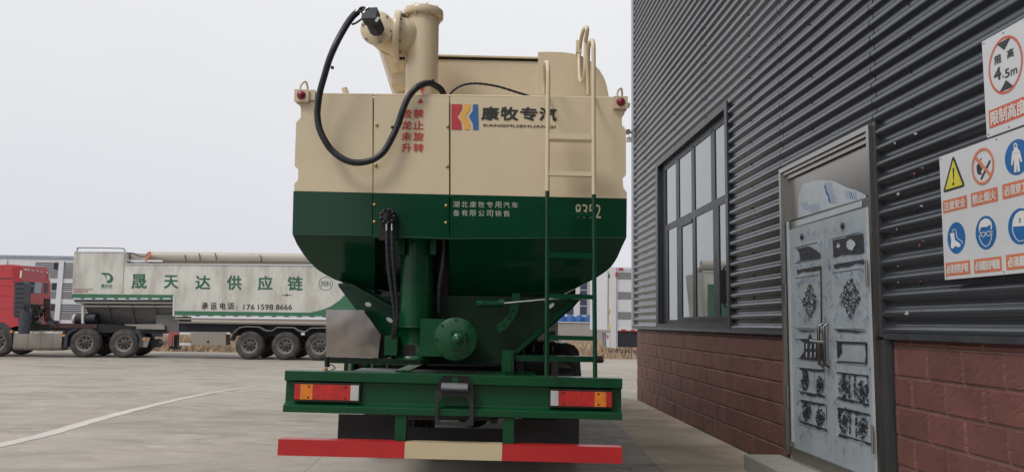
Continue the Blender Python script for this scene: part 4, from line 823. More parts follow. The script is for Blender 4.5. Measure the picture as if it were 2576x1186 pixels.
hb = P(1152, 853, 5.70); mb = MB(); mb.box(hb+Vector((-.058, -.0, -.062)), hb+Vector((.058, .04, .06))); hbo = mb.build('bearing_hub', M['greenbeam'], truck, .010, 3)
mb = MB(); mb.lathe(hb, (0, 1, 0), [(0, -.03), (.022, -.03), (.026, -.022), (.030, -.010), (.044, -.012), (.048, 0)], 28); mb.build('hub_cap', M['greenbeam'], hbo)
for i in (-1, 1):
    for j in (-1, 1): mb = MB(); mb.lathe(hb+Vector((i*.046, 0, j*.048)), (0, 1, 0), [(0, -.014), (.008, -.013), (.009, 0)], 6, True); mb.build('bolt', M['greenbeam'], hbo)
mb = MB(); rect(mb, 1058, 800, 1116, 896, 5.76, .22); mb.build('gear_housing', M['greenbeam'], truck, .004)
# hydraulic cylinder and arc bracket
mb = MB(); mb.cyl(P(1205, 764, 5.98), P(1262, 763, 6.02), .026, n=18); cyo = mb.build('gate_cylinder', M['greenbeam'], truck)
mb = MB(); mb.cyl(P(1198, 764, 5.96), P(1214, 763, 5.97), .032, n=14); mb.build('cylinder_collar', M['greenbeam'], cyo); mb = MB(); mb.cyl(P(1254, 760, 6.0), P(1268, 760, 6.0), .030, n=14); mb.build('cylinder_collar', M['greenbeam'], cyo)
mb = MB(); mb.cyl(P(1266, 762, 6.0), P(1432, 747, 6.0), .0085, n=10); mb.build('piston_rod', M['steel'], cyo)
mb = MB(); mb.cyl(P(1428, 748, 6.0), P(1464, 746, 6.0), .024, n=12); mb.build('rod_end', M['black'], cyo)
mb = MB(); cx, cy = 1210, 765; arc = [(1210+r*math.cos(a)*1.0, 745+r*1.05*math.sin(a)) for r, rng in ((98, range(0, 13)), (78, range(12, -1, -1))) for a in [math.radians(-5+q*5.6) for q in rng]]
mb.prism([P(u, v, 6.05) for u, v in reversed(arc)], (0, .02, 0)); ar = mb.build('arc_bracket', M['greenbeam'], truck, .003)
for q in range(4): a = math.radians(8+q*14); mb = MB(); mb.lathe(P(1210+88*math.cos(a), 745+92*math.sin(a), 6.046), (0, 1, 0), [(0, -.003), (.009, -.003), (.009, 0)], 10); mb.build('bolt_hole', M['black'], ar)
# cross bar
mb = MB(); mb.prism([P(u, v, 5.92) for u, v in ((820, 912), (820, 897), (1058, 904), (1058, 917))][::1], (0, .06, 0)); mb.build('cross_bar', M['green'], truck, .004)
mb = MB(); mb.prism([P(u, v, 5.92) for u, v in ((1296, 907), (1296, 892), (1500, 896), (1500, 910))], (0, .06, 0)); mb.build('cross_bar', M['green'], truck, .004)
mb = MB(); mb.cyl(P(1498, 903, 5.93), P(1516, 903, 5.93), .027, n=14); oo = mb.build('bar_socket', M['black'], truck); mb = MB(); mb.cyl(P(1515, 903, 5.93), P(1519, 903, 5.93), .020, n=12); mb.build('reflector', M['amber'], oo)
mb = MB(); mb.cyl(P(823, 893, 5.93), P(823, 922, 5.93), .020, n=12); mb.tube(catmull([P(825, 920, 5.93), P(835, 916, 5.93), P(843, 926, 5.93), P(832, 929, 5.93)], 4), .004, 6); oo = mb.build('bar_socket', M['black'], truck); mb = MB(); mb.cyl(P(818, 925, 5.93), P(820, 931, 5.93), .016, n=10); mb.build('reflector', M['amber'], oo)
mb = MB(); rect(mb, 1263, 880, 1291, 940, 5.85, .12); o = mb.build('side_box', M['greenbeam'], truck, .006); mb = MB(); rect(mb, 1269, 885, 1286, 934, 5.842, .01); mb.build('box_lid', M['greenbeam'], o, .004)
# stainless box
q = [(820, 778), (913, 779), (958, 841), (951, 898), (820, 897)]; mb = MB(); tpoly(mb, q, 5.86, .55); mb.build('stainless_box', M['chromebox'], truck, .006, 3)
mb = MB(); tpoly(mb, [(916, 778), (925, 790), (970, 850), (968, 900), (953, 900), (960, 841)], 5.95, .3); mb.build('box_gasket', M['black'], truck)
# radiator and rounded mudguards on the right, ahead of the beam
mb = MB(); rect(mb, 1300, 908, 1402, 960, 6.3, .12); rd = mb.build('oil_cooler', M['grille'], truck)
for k in range(9): mb = MB(); v = 912+k*3.6; rect(mb, 1318, v, 1390, v+1.6, 6.29, .01); mb.build('cooler_fin', M['darkmetal'], rd)
for a in ((1300, 1317), (1388, 1404)): mb = MB(); rect(mb, a[0], 907, a[1], 960, 6.28, .14); mb.build('cooler_side', M['greybox' if 0 else 'flap'], rd)
g = [(1298, 960), (1298, 862), (1316, 857), (1345, 856), (1400, 860), (1418, 864), (1432, 875), (1440, 900), (1446, 960)]
mb = MB(); mb.prism([P(u, v, 8.2) for u, v in reversed(g)], (0, 1.2, 0)); mb.build('mudguard', M['blackgloss'], truck, .05, 4)
g = [(1400, 965), (1400, 862), (1425, 861), (1445, 868), (1455, 880), (1459, 900), (1464, 965)]
mb = MB(); mb.prism([P(u, v, 9.0) for u, v in reversed(g)], (0, 1.6, 0)); mb.build('mudguard', M['blackgloss'], truck, .06, 4)
for u in (1320, 1345, 1370, 1393): mb = MB(); mb.tube(catmull([P(u-2, 905, 8.16), P(u-1, 868, 8.16), P(u+2, 860, 8.22), P(u+3, 858, 8.6)], 4), .012, 6); mb.build('mudguard_rib', M['blackgloss'], truck)
mb = MB(); mb.cyl(P(1330, 853, 8.4), P(1352, 853, 8.4), .03, n=10); mb.build('guard_fitting', M['steel'], truck)
# left, behind bar: chassis bits
for u, w, m in ((866, 8, 'green'), (876, 6, 'greybox'), (884, 4, 'green'), (921, 5, 'green'), (933, 4, 'steel'), (958, 12, 'greenbeam'), (972, 3, 'steel')): mb = MB(); rect(mb, u, 908, u+w, 950, 6.6, .2); mb.build('chassis_strut', M[m], truck)
mb = MB(); tpoly(mb, [(885, 918), (905, 912), (960, 940), (880, 945)], 6.7, .2); mb.build('chassis_strut', M['black'], truck)
mb = MB(); rect(mb, 1000, 1072, 1292, 1130, 7.2, .012); mb.build('mud_flap', M['flap'], truck, .003)  # added dark sheet, fills the black gap between the bumper posts
# chassis rails and underside
for u0, u1 in ((995, 1025), (1262, 1292)): mb = MB(); rect(mb, u0, 930, u1, 1040, 5.9, 8.6); mb.build('chassis_rail', M['green'], truck)
mb = MB(); mb.box(P(870, 915, 6.9), P(1440, 935, 6.9)+Vector((0, 5.5, 0))); mb.box((-1.45, 6.4, .82), (.42, 12.4, 1.0)); mb.build('subframe_light_block', M['black'], truck)  # second box added out of sight to keep light from under the truck
# --- tail beam with channel section
X0, Zt_ = loc(P(717, 931, YB)); X1, Zb_ = loc(P(1565, 1056, YB))
def bz(v): return loc(P(717, v, YB))[1]
z_a, z_b, z_c, z_d = bz(931), bz(955), bz(1018), bz(1036)+.002
mb = MB()
prof = [(YB, z_a), (YB, z_b), (YB+.05, z_b-.012), (YB+.05, z_c+.020), (YB, z_c), (YB, z_d), (YB+.16, z_d), (YB+.16, z_a)]
mb.prism([un(X0, y, z) for y, z in prof], EX*(X1-X0)); beam = mb.build('tail_beam', M['greenbeam'], truck, .004)
mb = MB(); Xa = loc(P(870, 925, 6.))[0]; mb.prism([un(X0+.45, YB+.16, z_a-.002), un(X0+.45, YB+.55, z_a-.002), un(X1-.62, YB+.55, z_a-.002), un(X1-.62, YB+.16, z_a-.002)], EZ*(-.01)); mb.build('beam_deck', M['greenbeam'], truck)
# tail lights
def lampbox(u0, v0, u1, v1, segs, flip):
    mb = MB(); rect(mb, u0, v0, u1, v1, YB+.012, .05); hb_ = mb.build('tail_light', M['lensbk'], truck, .004)
    a = loc(P(u0, v0, YB+.01)); b = loc(P(u1, v1, YB+.01)); mg = .012; x0, x1, z1, z0 = a[0]+mg*.8, b[0]-mg*.8, a[1]-mg*1.2, b[1]+mg*1.1
    for q0, q1, m in segs:
        if flip: q0, q1 = 1-q1, 1-q0
        mb = MB(); mb.prism([un(x0+(x1-x0)*q0+.0006, YB+.002, z0), un(x0+(x1-x0)*q1-.0006, YB+.002, z0), un(x0+(x1-x0)*q1-.0006, YB+.002, z1), un(x0+(x1-x0)*q0+.0006, YB+.002, z1)], (0, .02, 0)); mb.build('lens', M[m], hb_, .0025)
    for q in (.22, .79):
        if flip: q = 1-q
        for zz in (.14, .86): mb = MB(); mb.lathe(un(x0+(x1-x0)*q, YB+.002, z0+(z1-z0)*zz), (0, 1, 0), [(0, -.004), (.006, -.003), (.008, 0)], 10); mb.build('lens_screw', M['darkmetal'], hb_)
sg = [(0, .09, 'lensred'), (.09, .285, 'lensor'), (.285, .48, 'lensred'), (.48, .87, 'lensred'), (.87, 1, 'lenswhite')]
lampbox(739, 959, 905, 1011, sg, False); lampbox(1382, 976, 1542, 1027, sg, True)
# licence-plate frame and step
fr = MB(); outer = [th(-12, 330), th(170, 40), th(670, 40), th(830, 330), th(805, 1105), th(-8, 1060)]
def ring4(mb, o, i, Y, d):
    n = len(o); a = [P(u, v, Y) for u, v in o]+[P(u, v, Y) for u, v in i]; b = [p+Vector((0, d, 0)) for p in a]
    mb.add(a, [[k, (k+1) % n, n+(k+1) % n, n+k] for k in range(n)]); mb.add(b, [[k, n+k, n+(k+1) % n, (k+1) % n] for k in range(n)])
    mb.add(a+b, [[k, 2*n+k, 2*n+(k+1) % n, (k+1) % n] for k in range(n)]); mb.add(a+b, [[n+k, n+(k+1) % n, 3*n+(k+1) % n, 3*n+k] for k in range(n)])
o8 = [th(0, 345), th(815, 345), th(812, 700), th(806, 1090), th(780, 1108), th(20, 1075), th(-5, 1040), th(-3, 700)]
i8 = [th(165, 478), th(640, 470), th(730, 640), th(725, 930), th(650, 1018), th(120, 1015), th(55, 930), th(65, 610)]
ring4(fr, o8, i8, YB-.035, .015); pf = fr.build('plate_frame', mat('plate_frame_plastic', (.022, .023, .027), .45), truck, .003)
mb = MB(); tpoly(mb, [th(-2, 345), th(40, 220), th(170, 40), th(670, 40), th(800, 220), th(818, 345), th(770, 400), th(40, 400)], YB-.02, .015); pl_ = mb.build('lamp_plate', M['blackgloss'], pf, .003)
mb = MB(); mb.add([P(*th(415+72*math.cos(t), 130+72*math.sin(t)), YB-.0215) for t in [6.283*i/24 for i in range(24)]], [list(range(24))]); mb.build('plate_hole', M['greenbeam'], pf)
mb = MB(); q0 = P(*th(130, 300), YB-.07); q1 = P(*th(690, 320), YB-.07)
mb.prism([q0+Vector((0, a, b)) for a, b in ((-.01, -.012), (-.012, .005), (.0, .028), (.02, .036), (.05, .036), (.05, -.012))], q1-q0); mb.build('number_plate_lamp', mat('grey_lamp_cover', (.16, .16, .18), .3), pf, .008, 3)
mb = MB(); q0 = P(*th(95, 325), YB-.075); q1 = P(*th(725, 345), YB-.075); mb.prism([q0+Vector((0, a, b)) for a, b in ((-.006, -.014), (-.006, .004), (.05, .004), (.05, -.014))], q1-q0); mb.build('lamp_base', M['black'], pf, .003)
# underrun bumper
X0, Z1 = loc(P(700, 1103, YB-.02)); X1, Z0 = loc(P(1565, 1164, YB-.02)); Zs = loc(P(700, 1145, YB-.02))[1]
Z1b = loc(P(1565, 1124, YB-.02))[1]; zt_, zb_ = (Z1+Z1b)/2, (Zs+Z0)/2
xa, xb = loc(P(1018, 1130, YB-.02))[0], loc(P(1263, 1130, YB-.02))[0]
mb = MB(); bp = lambda x0, x1: mb.prism([un(x0, YB-.02, zb_), un(x1, YB-.02, zb_), un(x1, YB-.02, zt_), un(x0, YB-.02, zt_)], (0, .10, 0))
bp(X0, xa); mb.build('underrun_bar', M['red'], truck, .004); mb = MB(); bp(xa, xb); mb.build('underrun_bar', M['cream'], truck, .0); mb = MB(); bp(xb, X1); mb.build('underrun_bar', M['red'], truck, .004)
for a in ((995, 1035, 1020, 1108), (1266, 1050, 1292, 1116)): mb = MB(); rect(mb, *a, YB+.02, .08); mb.build('bumper_post', M['greenbeam'], truck, .003)
for a in ((852, 1040, 997, 1108), (1291, 1052, 1456, 1120)): mb = MB(); rect(mb, *a, YB+.35, .012); mb.build('mud_flap', M['flap'], truck, .003)
mb = MB(); mb.cyl(P(1242, 1058, 5.85), P(1242, 1058, 5.95), .022, n=14); rect(mb, 1232, 1052, 1252, 1062, 5.84, .06); mb.build('reversing_sensor', M['darkmetal'], truck, .002)
# wheels: rear dual axles, front axle
def truck_wheel(x, y, w, nm='wheel'):
    r = .52; mb = MB(); mb.lathe((x, y, r), (1, 0, 0), [(.05, w*.5), (.13, w*.45), (.16, w*.3), (.25, w*.32), (.29, w*.46), (.29, -w*.46), (.1, -w*.3), (.05, -w*.3)], 28); o = mb.build('wheel', M['rim'], truck)
    mb = MB(); pr = [(.285, -w*.48), (.33, -w*.5), (.46, -w*.5), (.505, -w*.44), (.52, -w*.36)]
    for k in range(4): z = -w*.36+w*.72*(k+.5)/4; pr += [(.52, z-w*.07), (.508, z-w*.055), (.508, z+w*.055), (.52, z+w*.07)]
    pr += [(.52, w*.36), (.505, w*.44), (.46, w*.5), (.33, w*.5), (.285, w*.48)]
    mb.lathe((x, y, r), (1, 0, 0), pr, 48); mb.build('tyre', M['tyredark'], o)
    return o
w0 = truck_wheel(-1.45, 9.0, .27); cx0 = -.41
for x in (-1.13, .31, .63): copy_tree(w0, truck, (x+1.45, 0, 0))
for x in (-1.45, -1.13, .31, .63): copy_tree(w0, truck, (x+1.45, 1.35, 0))
for x in (-1.42, .60): copy_tree(w0, truck, (x+1.45, 4.95, 0))
mb = MB(); mb.cyl((-1.5, 9.0, .52), (.7, 9.0, .52), .09, n=16); mb.lathe((-.41, 9.0, .52), (0, 1, 0), [(0, -.24), (.12, -.22), (.2, -.12), (.22, 0)], 24); mb.build('rear_axle', M['darkmetal'], truck)
mb = MB(); mb.lathe((-.50, 6.45, .84), (0, .12, 1), [(0, -.02), (.2, -.02), (.22, -.13), (.36, -.14), (.44, -.12), (.48, -.10), (.50, -.085), (.485, -.07), (.50, -.05), (.485, -.03), (.50, -.01), (.485, .01), (.50, .03), (.5, .07), (.36, .14), (.2, .13)], 56); mb.build('spare_tyre', M['tyredark'], truck)
# cab (hidden behind the hopper; seen mirrored in the hall's window)
mb = MB(); mb.prism([(-1.6, 13.0, .95), (-1.6, 15.1, .75), (-1.6, 15.15, 1.7), (-1.6, 14.9, 2.75), (-1.6, 14.5, 2.95), (-1.6, 13.0, 3.0)], (2.4, 0, 0)); co = mb.build('cab', mat('pale_cab_paint', (.4, .4, .38), .35), truck, .06, 3)
mb = MB(); mb.box((.803, 13.9, 1.75), (.808, 14.8, 2.45)); mb.box((-.4-1.1, 15.12, 1.8), (.7, 15.125, 2.5)); mb.build('cab_window', M['glass'], co)
mb = MB(); mb.tube(catmull([(.8, 14.9, 2.7), (1.1, 15.1, 2.68), (1.12, 15.1, 2.4), (1.12, 15.1, 1.9), (.8, 14.9, 1.85)], 5), .02, 8); mb.box((1.02, 15.02, 1.95), (1.26, 15.14, 2.6)); mb.build('wing_mirror', M['blackgloss'], co, .01)
mb = MB(); mb.cyl((-1.55, 10.2, .8), (-1.55, 11.6, .8), .3, n=24); mb.build('fuel_tank', M['alu'], truck)
# ================================================================== FEED TRAILER (left)
f6 = crop(0, 860, .37103); f7 = crop(600, 860, .37096); f0 = crop(200, 850, .42702)
TY = 0.03; TD = Vector((math.cos(TY), math.sin(TY), 0)); TN = Vector((math.sin(TY), -math.cos(TY), 0)); TP = Vector((-9.8, 28.75, 0))
def K(u, v, o=0): return plane_pt(u, v, TP+TN*o, TN)
ft_ = thing('feed_tank_trailer', 'dirty white and green feed tank trailer parked side-on behind the red tractor', 'trailer', TP+TD*(-3))
WID = 2.45
def kp(mb, pts, o, d): mb.prism([K(u, v, o) for u, v in pts], -TN*d); return mb
def kr(mb, u0, v0, u1, v1, o, d): return kp(mb, [(u0, v0), (u0+(v0-v1)*.0, v1), (u1, v1), (u1, v0)], o, d)
kend = 1060
e = lambda v: v  # right end hidden behind the feed truck
mb = MB()
kp(mb, [f6(712, 95), f6(690, 500), f6(1668, 512), f6(1663, 715), (1060, 800), (1075, 668), f6(1200, 212), f6(1198, 98)], 0, WID)
mb.build('tank_body', M['trucktank'], ft_, .03)
mb = MB(); kp(mb, [f6(712, 93), f6(712, 101), f6(1198, 103), f6(1198, 95)], .02, WID+.04); kp(mb, [f6(1200, 208), f6(1200, 216), (1076, 670), (1076, 666)], .03, .1); mb.build('top_rim', M['lswhite'], ft_, .01)
mb = MB(); mb.tube([K(*f6(1193, 102), .01), K(*f6(1176, 490), .01)], .012, 6); mb.build('body_seam', M['tankpipe'], ft_)
mb = MB(); mb.tube(catmull([K(*f6(738, 95), -.1), K(*f6(748, 68), -.1), K(*f6(775, 58), -.1), K(*f6(1150, 64), -.1), K(*f6(1190, 74), -.1), K(*f6(1206, 100), -.1)], 5), .022, 8); mb.build('roof_rail', M['greybox'], ft_)
mb = MB(); kp(mb, [f6(690, 500), f6(688, 548), f6(1666, 560), f6(1668, 510)], .012, .05); mb.build('green_stripe', M['tankgreen'], ft_)
sw_ = [f7(57, 664), f7(57, 708), f7(1520, 722), (1062, 800), (1064, 700), (960, 700), f7(1885, 430), f7(1712, 485), f7(1690, 515), f7(1640, 565), f7(1560, 620), f7(1470, 655), f7(1380, 676), f7(1340, 680)]
mb = MB(); kp(mb, sw_, .012, .02); mb.build('green_swoosh', M['tankgreen'], ft_)
mb = MB(); kp(mb, [f7(44, 520), f7(40, 712), f7(56, 714), f7(60, 522)], .02, .05); mb.build('corner_edge', M['lswhite'], ft_)
# reflective dashes
for i in range(9): x = 700+i*108; mb = MB(); kp(mb, [f6(x, 540), f6(x, 552), f6(x+75, 553), f6(x+75, 541)], .018, .01); mb.build('reflective_strip', M['lswhite'], ft_)
for i in range(12): x = 62+i*122; mb = MB(); kp(mb, [f7(x, 706+i*.8), f7(x, 718+i*.8), f7(x+75, 719+i*.8), f7(x+75, 707+i*.8)], .018, .01); mb.build('reflective_strip', M['lswhite'], ft_)
# hopper undersides
mb = MB(); a = [K(*f6(705, 556), -.05), K(*f6(730, 590), -.1), K(*f6(800, 600), -.1), K(*f6(905, 790), -.8), K(*f6(1660, 800), -.8), K(*f6(1660, 560), -.05)]
mb.prism(a, -TN*1.2); 
uh = mb.build('hopper_underside', M['tankunder'], ft_, .01)
mb = MB(); kp(mb, [f6(730, 575), f6(730, 590), f6(1660, 595), f6(1660, 580)], -.03, .1); kp(mb, [f6(810, 610), f6(810, 625), f6(1660, 628), f6(1660, 615)], -.09, .05); mb.build('lower_rail', M['alu'], ft_)
for x in (1030, 1255, 1475): mb = MB(); mb.prism([K(*f6(x, 600), -.08), K(*f6(x+35, 790), -.76), K(*f6(x+50, 790), -.76), K(*f6(x+12, 600), -.08)], TN*.06); mb.build('hopper_rib', M['tankunder'], uh)
mb = MB(); kp(mb, [f7(55, 728), f7(60, 745), (1060, 815), (1060, 805)], -.02, .1); kp(mb, [f7(85, 765), f7(85, 780), (1060, 822), (1060, 817)], -.12, .1); mb.build('lower_rail', M['alu'], ft_)
mb = MB(); kp(mb, [f7(45, 780), f7(45, 862), f7(590, 868), f7(620, 900), (1060, 850), (1060, 822)], -.45, 1.5); mb.build('chassis_frame', M['lsdark'], ft_)
mb = MB(); kp(mb, [f6(1500, 700), f6(1500, 860), f6(1720, 870), f6(1720, 700)], -.4, 1.2); mb.build('chassis_frame', M['tankunder'], ft_)
mb = MB(); kp(mb, [f6(780, 585), f6(780, 785), f6(800, 785), f6(803, 585)], -.1, .12); mb.build('support_post', M['trucktank'], ft_)
mb = MB(); p = K(*f6(740, 740), -.35); mb.cyl(p, p+Vector((.75, 0, .02)), .2, n=18); mb.build('blower', M['lsdark'], ft_); mb = MB(); mb.lathe(p, (-1, 0, 0), [(.19, -.05), (.18, .1), (.05, .2), (0, .2)], 18); mb.build('blower_cap', M['trucktank'], ft_)
mb = MB(); kp(mb, [f6(1200, 792), f6(1185, 835), f6(1580, 842), f6(1575, 800), f6(1540, 790)], -.2, .9); mb.build('fender_top', M['alu'], ft_, .03)
# landing gear and red frame
mb = MB(); kp(mb, [f7(5, 865), f7(-5, 1000), f7(30, 1000), f7(45, 895), f7(108, 890), f7(108, 866)], -.1, .08); mb.build('red_frame', mat('faded_red_paint', (.34, .08, .09), .5), ft_)
mb = MB(); kp(mb, [f7(108, 866), f7(108, 888), f7(218, 890), f7(218, 868)], -.1, .06); kp(mb, [f7(105, 970), f7(105, 992), f7(215, 994), f7(215, 972)], -.1, .06); mb.build('side_guard', M['lswhite'], ft_)
mb = MB(); kp(mb, [f7(552, 868), f7(552, 888), f7(588, 890), f7(588, 868)], -.1, .06); mb.build('side_guard', M['lswhite'], ft_)
mb = MB(); kp(mb, [f7(56, 880), f7(50, 1005), f7(80, 1005), f7(85, 880)], -.3, .2); kp(mb, [f7(10, 1000), f7(0, 1030), f7(90, 1034), f7(85, 1005)], -.3, .4); mb.build('landing_leg', M['darkmetal'], ft_)
mb = MB(); kp(mb, [f7(216, 872), f7(218, 990), f7(552, 992), f7(550, 872)], -.04, .5); tb_ = mb.build('tool_box', M['alu'], ft_, .015); mb = MB(); p = K(*f7(380, 958), -.03); mb.lathe(p, -TN, [(0, -.03), (.04, -.02), (.04, .02)], 10); mb.build('box_latch', M['darkmetal'], tb_)
# auger pipe on the roof
mb = MB(); mb.cyl(K(*f6(1430, 135), -.5), K(1075, 651, -.5), .165, n=24); mb.build('roof_auger_pipe', M['tankpipe'], ft_)
mb = MB(); kp(mb, [f6(1215, 108), f6(1215, 205), f6(1400, 208), f6(1400, 115)], -.3, 1.4); mb.build('auger_gearbox', M['tankpipe'], ft_, .02)
mb = MB(); kp(mb, [f6(1210, 168), f6(1210, 205), (1075, 668), (1075, 658)], -.75, .8); mb.build('roof_ridge', M['tankpipe'], ft_)
mb = MB(); mb.tube(catmull([K(*f6(x, y), -.2) for x, y in ((1215, 175), (1300, 190), (1420, 186), (1560, 188))], 5), .04, 8); mb.build('roof_pipe', M['lswhite'], ft_)
mb = MB(); mb.tube(catmull([K(*f6(x, y), -.2) for x, y in ((1215, 110), (1280, 112), (1340, 140), (1390, 142))], 5), .022, 8); mb.tube([K(*f6(1250, 115), -.2), K(*f6(1248, 200), -.2)], .022, 8); mb.build('roof_hose', M['hose'], ft_)
mb = MB(); mb.tube(catmull([K(*f6(x, y), -.2) for x, y in ((1445, 105), (1420, 112), (1440, 135), (1412, 160), (1400, 190))], 5), .05, 8); mb.build('orange_strap', mat('orange_strap', (.6, .22, .13), .6), ft_)
for x, y in ((165, 140), (300, 120), (455, 120), (890, 140)): mb = MB(); mb.tube(catmull([K(*f7(x-10, y-12), -.28), K(*f7(x, y+15), -.28), K(*f7(x+6, y+60), -.28)], 4), .016, 6); mb.build('pipe_clamp', M['hose'], ft_)
for x0, x1, y in ((240, 330, 106), (330, 450, 106), (680, 760, 118), (830, 930, 124)): mb = MB(); mb.tube([K(*f7(x0, y), -.45), K(*f7(x1, y+3), -.45)], .016, 6); mb.build('roof_cable', M['hose'], ft_)
# lettering
def kw(mb, s, a, b, o=.006, bold=.03):   # a: top-left, b: bottom-right in frame pixels
    u0, v0 = a; u1, v1 = b; write(mb, s, K(u0, v1, o), K(u1, v1, o), K(u0, v0, o), bold)
mb = MB()
for ch, x0, x1, y0, y1 in (('晟', 628, 755, 293, 416), ('天', 900, 1018, 303, 414), ('达', 1162, 1285, 304, 420), ('供', 1424, 1546, 305, 425), ('应', 1682, 1805, 308, 428), ('链', 1932, 2056, 312, 430)): kw(mb, ch, f0(x0, y0), f0(x1, y1)); mb.cut()
mb.build_each('fleet_lettering', M['tankgreen2'], ft_)
mb = MB()
for ch, x0, x1 in (('承', 1213, 1268), ('运', 1288, 1340), ('电', 1366, 1414), ('话', 1430, 1484)): kw(mb, ch, f0(x0, 530), f0(x1, 588)); mb.cut()
kw(mb, ':', f0(1504, 560), f0(1512, 590)); mb.cut(); kw(mb, '176', f0(1562, 545), f0(1656, 590), bold=.02); mb.cut(); kw(mb, '1598', f0(1682, 545), f0(1812, 591), bold=.02); mb.cut(); kw(mb, '8666', f0(1832, 546), f0(1968, 592), bold=.02)
mb.build_each('phone_lettering', M['blktxt'], ft_)
mb = MB(); cx, cy = f0(2250, 373); n = 40
r1, r2 = 24.2*.72, 22.8*.72
ring = [K(cx+r*math.cos(6.283*i/n), cy+r*math.sin(6.283*i/n), .006) for r in (f0(2308, 0)[0]-cx, (f0(2308, 0)[0]-cx)*.93) for i in range(n)]
mb.add(ring, [[i, (i+1) % n, n+(i+1) % n, n+i] for i in range(n)]); kw(mb, '饲', f0(2206, 350), f0(2248, 397), bold=.0); kw(mb, '料', f0(2253, 350), f0(2294, 397), bold=.0); mb.build('circle_lettering', M['tankgreen2'], ft_)
# swallow-like emblem and name under it
mb = MB(); em = [(370, 286), (400, 283), (440, 286), (464, 302), (478, 328), (470, 352), (455, 366), (432, 371), (418, 350), (434, 346), (448, 336), (452, 322), (444, 306), (425, 299), (412, 299), (418, 312), (422, 325), (432, 333), (418, 331), (410, 316), (404, 302), (388, 298)]
mb.add([K(*f0(x, y), .006) for x, y in em], [list(range(len(em)))]); kw(mb, '晟天达', f0(373, 378), f0(470, 404), bold=.03); mb.add([K(*f0(x, y), .006) for x, y in ((371, 410), (474, 412), (474, 415), (371, 413))], [[0, 1, 2, 3]]); mb.build('emblem', M['tankgreen2'], ft_)
rt = mat('faded_red_lettering', (.33, .12, .11), .6)
mb = MB(); random.seed(3)
for row, n_, y in ((0, 8, 414), (1, 7, 433)):
    for i in range(n_):
        x = 146+i*(20.5 if row == 0 else 18)
        for k in range(3): yy = y+k*5.2; xx = x+random.uniform(0, 3); mb.add([K(*f0(a, b), .006) for a, b in ((xx, yy), (xx+random.uniform(9, 15), yy), (xx+14, yy+2.4), (xx, yy+2.6))], [[0, 1, 2, 3]])
        mb.add([K(*f0(a, b), .007) for a, b in ((x+6, y-1), (x+9, y-1), (x+9, y+13), (x+6, y+13))], [[0, 1, 2, 3]])
mb.build('small_red_lettering', rt, ft_)
mb = MB(); mb.add([K(*f0(x, y), .006) for x, y in ((1870, 469), (1920, 466), (1924, 450), (1930, 466), (1980, 470), (1930, 473), (1926, 480), (1918, 473))], [list(range(8))]); mb.build('scratch_mark', M['darkmetal'], ft_)
# wheels
def bg_wheel(c, ax, parent, r=.52, w=.30, holes=8, inner=False):
    c = Vector(c); ax = Vector(ax).normalized()     # ax points outward (toward camera)
    mb = MB(); mb.lathe(c, ax, [(0, .02 if not inner else -.1), (.10, .02), (.13, -.02), (.135, -.07), (.20, -.10), (.23, -.09), (.25, -.03), (.29, .03), (.305, .03), (.305, -w)], 28)
    o = mb.build('wheel', M['rim'], parent)
    mb = MB(); mb.lathe(c, ax, [(.295, .025), (.33, .05), (.45, .05), (.50, .01), (r, -.05), (r, -w+.05), (.50, -w-.01), (.45, -w-.04), (.3, -w-.02)], 36); mb.build('tyre', M['tyre'], o)
    mb = MB(); mb.lathe(c, ax, [(0, .045), (.09, .04), (.118, .02), (.125, -.05)], 20); mb.build('hub', M['hub'], o)
    e_, g_ = basis(ax)
    if holes:
        mb = MB()
        for i in range(holes):
            a = 6.283*i/holes+.3; q = c+ax*(-.072)+(e_*math.cos(a)+g_*math.sin(a))*.175; mb.lathe(q, ax, [(0, 0), (.036, 0), (.038, -.03)], 10); mb.cut()
        mb.build_each('hand_hole', M['black'], o)
    return o
def wheel_at(c, ax, parent, src=None):
    pass
base = None
for u, v in ((627.5, 866), (718, 866.5), (803, 867)):
    c = K(u, v, -.02); c.z = .52
    if base is None: base = bg_wheel(c, TN, ft_); c0w = c
    else: copy_tree(base, ft_, c-c0w)
    copy_tree(base, ft_, c-c0w-TN*1.95)
mb = MB(); pth = [f7(588, 950), f7(620, 880), f7(680, 828), f7(740, 818), f7(870, 822), f7(900, 842), f7(940, 860), f7(1000, 856), f7(1040, 826), f7(1200, 828), f7(1250, 860), f7(1310, 868), f7(1370, 832), f7(1520, 830)]
for (a, b) in zip(pth, pth[1:]): q = [K(*a, .05), K(*b, .05)]; mb.hull8([q[0], q[1], q[1]+Vector((0, 0, .035)), q[0]+Vector((0, 0, .035))], [x-TN*.6 for x in (q[0], q[1], q[1]+Vector((0, 0, .035)), q[0]+Vector((0, 0, .035)))])
mb.build('fender', M['greybox'], ft_)
mb = MB(); kp(mb, [f7(1274, 872), f7(1274, 895), f7(1308, 895), f7(1308, 872)], .06, .02); mb.build('fender_plate', M['lswhite'], ft_)

